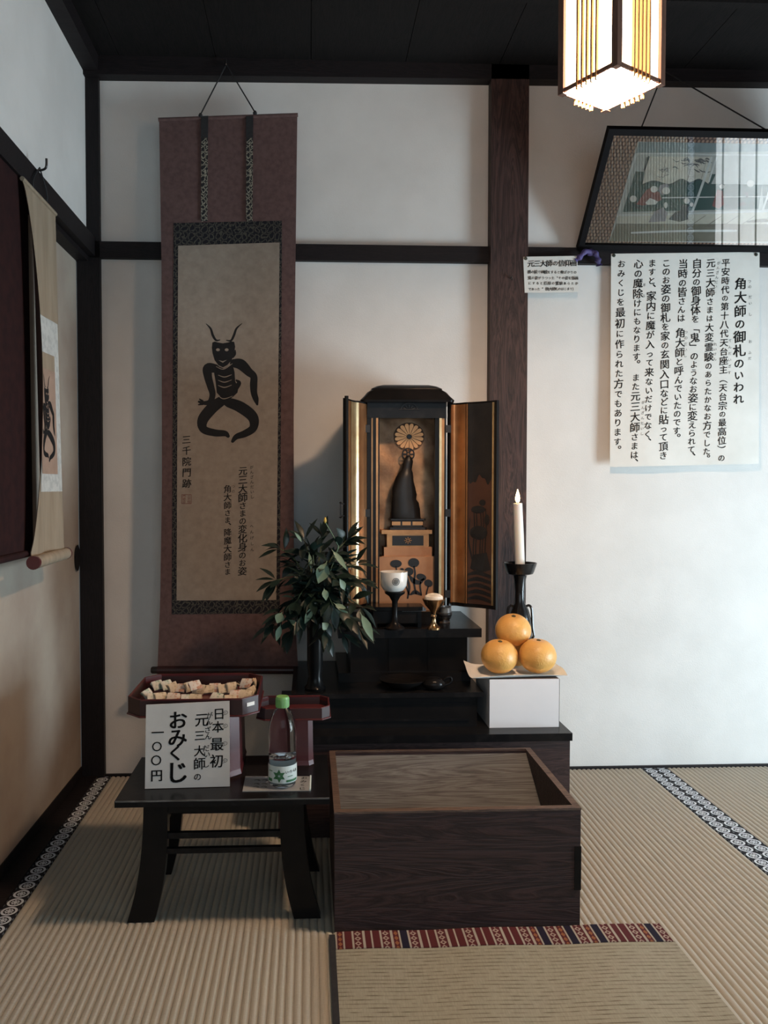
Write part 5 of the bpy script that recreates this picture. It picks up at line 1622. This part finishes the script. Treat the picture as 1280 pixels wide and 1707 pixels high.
# written sheet under the bottle
ps = [atZ(404, 1319, TZ + .0015), atZ(516, 1318, TZ + .0015), atZ(517, 1294, TZ + .0015), atZ(409, 1294, TZ + .0015)]
sh = thing('written_sheet', 'small laminated sheet with brush writing lying under the water bottle', 'sheet', (ps[0] + ps[2]) / 2)
obj('sheet', extrude_poly(ps, (0, 0, -.0012)), simple('laminated_sheet', (0.34, 0.36, 0.37), (0.28, 0.30, 0.31), 0.22, scale=10), sh)
T = Text()
def shp(x, y): 
    u, v = x, y
    return ps[3].lerp(ps[2], u).lerp(ps[0].lerp(ps[1], u), v) + Vector((0, 0, .0008))
T.column('おみくじ', .915, .14, .875, .88, .20, .03)
obj('lettering', T.mesh(lambda x, y: shp(.9 + (x - .9) * .62, y)), M['ink'], sh)
sm_ = []
for x in (.30, .18):
    for y in (.3, .55, .75):
        sm_ += stroke2d([(x - .03, y, .02), (x + .02, y - .05, .05), (x + .05, y + .04, .03)], 3)
obj('faded_writing', ink(sm_, shp), M['paleink'], sh)
obj('plastic_edge', tube([ps[1] + Vector((.001, 0, .001)), ps[2] + Vector((.001, 0, .001))], .0022, 6), M['labelfilm'], sh)

# water bottle
byy = atZ(471, 1309, TZ).y
bxx = atY(471, 1300, byy).x
kb = (2.82 + byy) / 1350
zb_ = TZ + .0028
hz = lambda py: atY(471, py, byy).z - zb_
bot = thing('water_bottle', 'clear plastic water bottle with green cap and pale label, on the black table', 'bottle', (bxx, byy, zb_))
R0 = 23.6 * kb
outer = [(0, .006), (R0 * .55, .003), (R0 * .78, 0), (R0 * .93, .004), (R0 * .96, .012), (R0 * .99, hz(1298)), (R0, hz(1270)), (R0 * 1.0, hz(1264)), (R0 * .96, hz(1260)), (R0, hz(1256)), (R0 * .98, hz(1240)), (R0 * .975, hz(1222)), (R0 * .95, hz(1211)), (R0 * .89, hz(1202)), (R0 * .77, hz(1193)), (R0 * .60, hz(1185)), (R0 * .46, hz(1180)), (R0 * .44, hz(1177))]
bm = lathe(outer, (bxx, byy, zb_), 40)
obj('bottle_body', bm, M['plastic'], bot, smooth=40)
wprof = [(0, .008), (R0 * .74, .006), (R0 * .90, .012), (R0 * .93, hz(1298)), (R0 * .94, hz(1272)), (R0 * .90, hz(1262)), (R0 * .92, hz(1258)), (0, hz(1258))]
obj('water', lathe(wprof, (bxx, byy, zb_), 36), M['water'], bot, smooth=40)
cp = [(R0 * .30, hz(1179)), (R0 * .47, hz(1178)), (R0 * .47, hz(1163)), (R0 * .43, hz(1160.5)), (0, hz(1160))]
obj('cap', lathe(cp, (bxx, byy, zb_), 36), M['capgreen'], bot, smooth=40)
bm = nb()
for k in range(36):
    a = 2 * math.pi * k / 36
    tube([(bxx + R0 * .475 * math.cos(a), byy + R0 * .475 * math.sin(a), zb_ + hz(1177)), (bxx + R0 * .475 * math.cos(a), byy + R0 * .475 * math.sin(a), zb_ + hz(1164))], .0005, 4, bm)
obj('cap_ridges', bm, M['capgreen'], bot)
lb = lathe([(R0 * 1.012, hz(1298)), (R0 * 1.018, hz(1294)), (R0 * 1.018, hz(1273)), (R0 * 1.008, hz(1270))], (bxx, byy, zb_), 40)
for f in [f for f in lb.faces if len(f.verts) > 4]: lb.faces.remove(f)
lab = obj('label', lb, M['labelfilm'], bot, smooth=40)
def onb(x, y, off=.0006):
    """crop px from the bottle's centre line, py"""
    a = math.asin(max(-1, min(1, (x - 471) / 24.2)))
    r = R0 * 1.02 + off
    return Vector((bxx + r * math.sin(a), byy - r * math.cos(a), zb_ + hz(y)))
st_ = []
for k in range(6):
    a = math.radians(90 + 60 * k)
    c_, s__ = math.cos(a), math.sin(a)
    f = lambda r, w_: (466 + r * c_ - w_ * s__, 1285.5 - (r * s__ + w_ * c_))
    st_.append([f(1.0, 0), f(4.5, 3.6), f(11.0, 0), f(4.5, -3.0)])
obj('leaf_star', ink(st_, onb), M['greenprint'], lab, label='six-pointed dark green leaf star')
T = Text()
for i, c_ in enumerate('い・ろ・は・す'):
    T.put(c_, 478.6 + i * 3.3 + (0 if i < 3 else -.1), 1279.5 - i * .15, 5.6 if c_ != '・' else 4.5, .01, wob=.2)
T2 = ([v for v in T.V], T.Fc)
keep = [f for f in T.Fc if max(T.V[i][0] for i in f) < 494.5]
obj('label_lettering', ([tuple(onb(*v)) if v[0] < 495 else tuple(onb(494.6, v[1])) for v in T.V], keep), M['ink'], lab)
bars = [[(478 + i * 1.6, 1292.5), (479.6 + i * 1.6, 1292.3), (479.6 + i * 1.6, 1295.8), (478 + i * 1.6, 1296)] for i in range(10)] + [[(448.5 + i, 1291), (449.5 + i, 1291), (449.5 + i, 1296), (448.5 + i, 1296)] for i in range(6)] + [[(480, 1286.5), (488, 1286), (488, 1287.2), (480, 1287.7)], [(450, 1278), (455, 1278), (455, 1279.4), (450, 1279.4)]]
obj('green_bars', ink(bars, onb), M['greenprint'], lab)
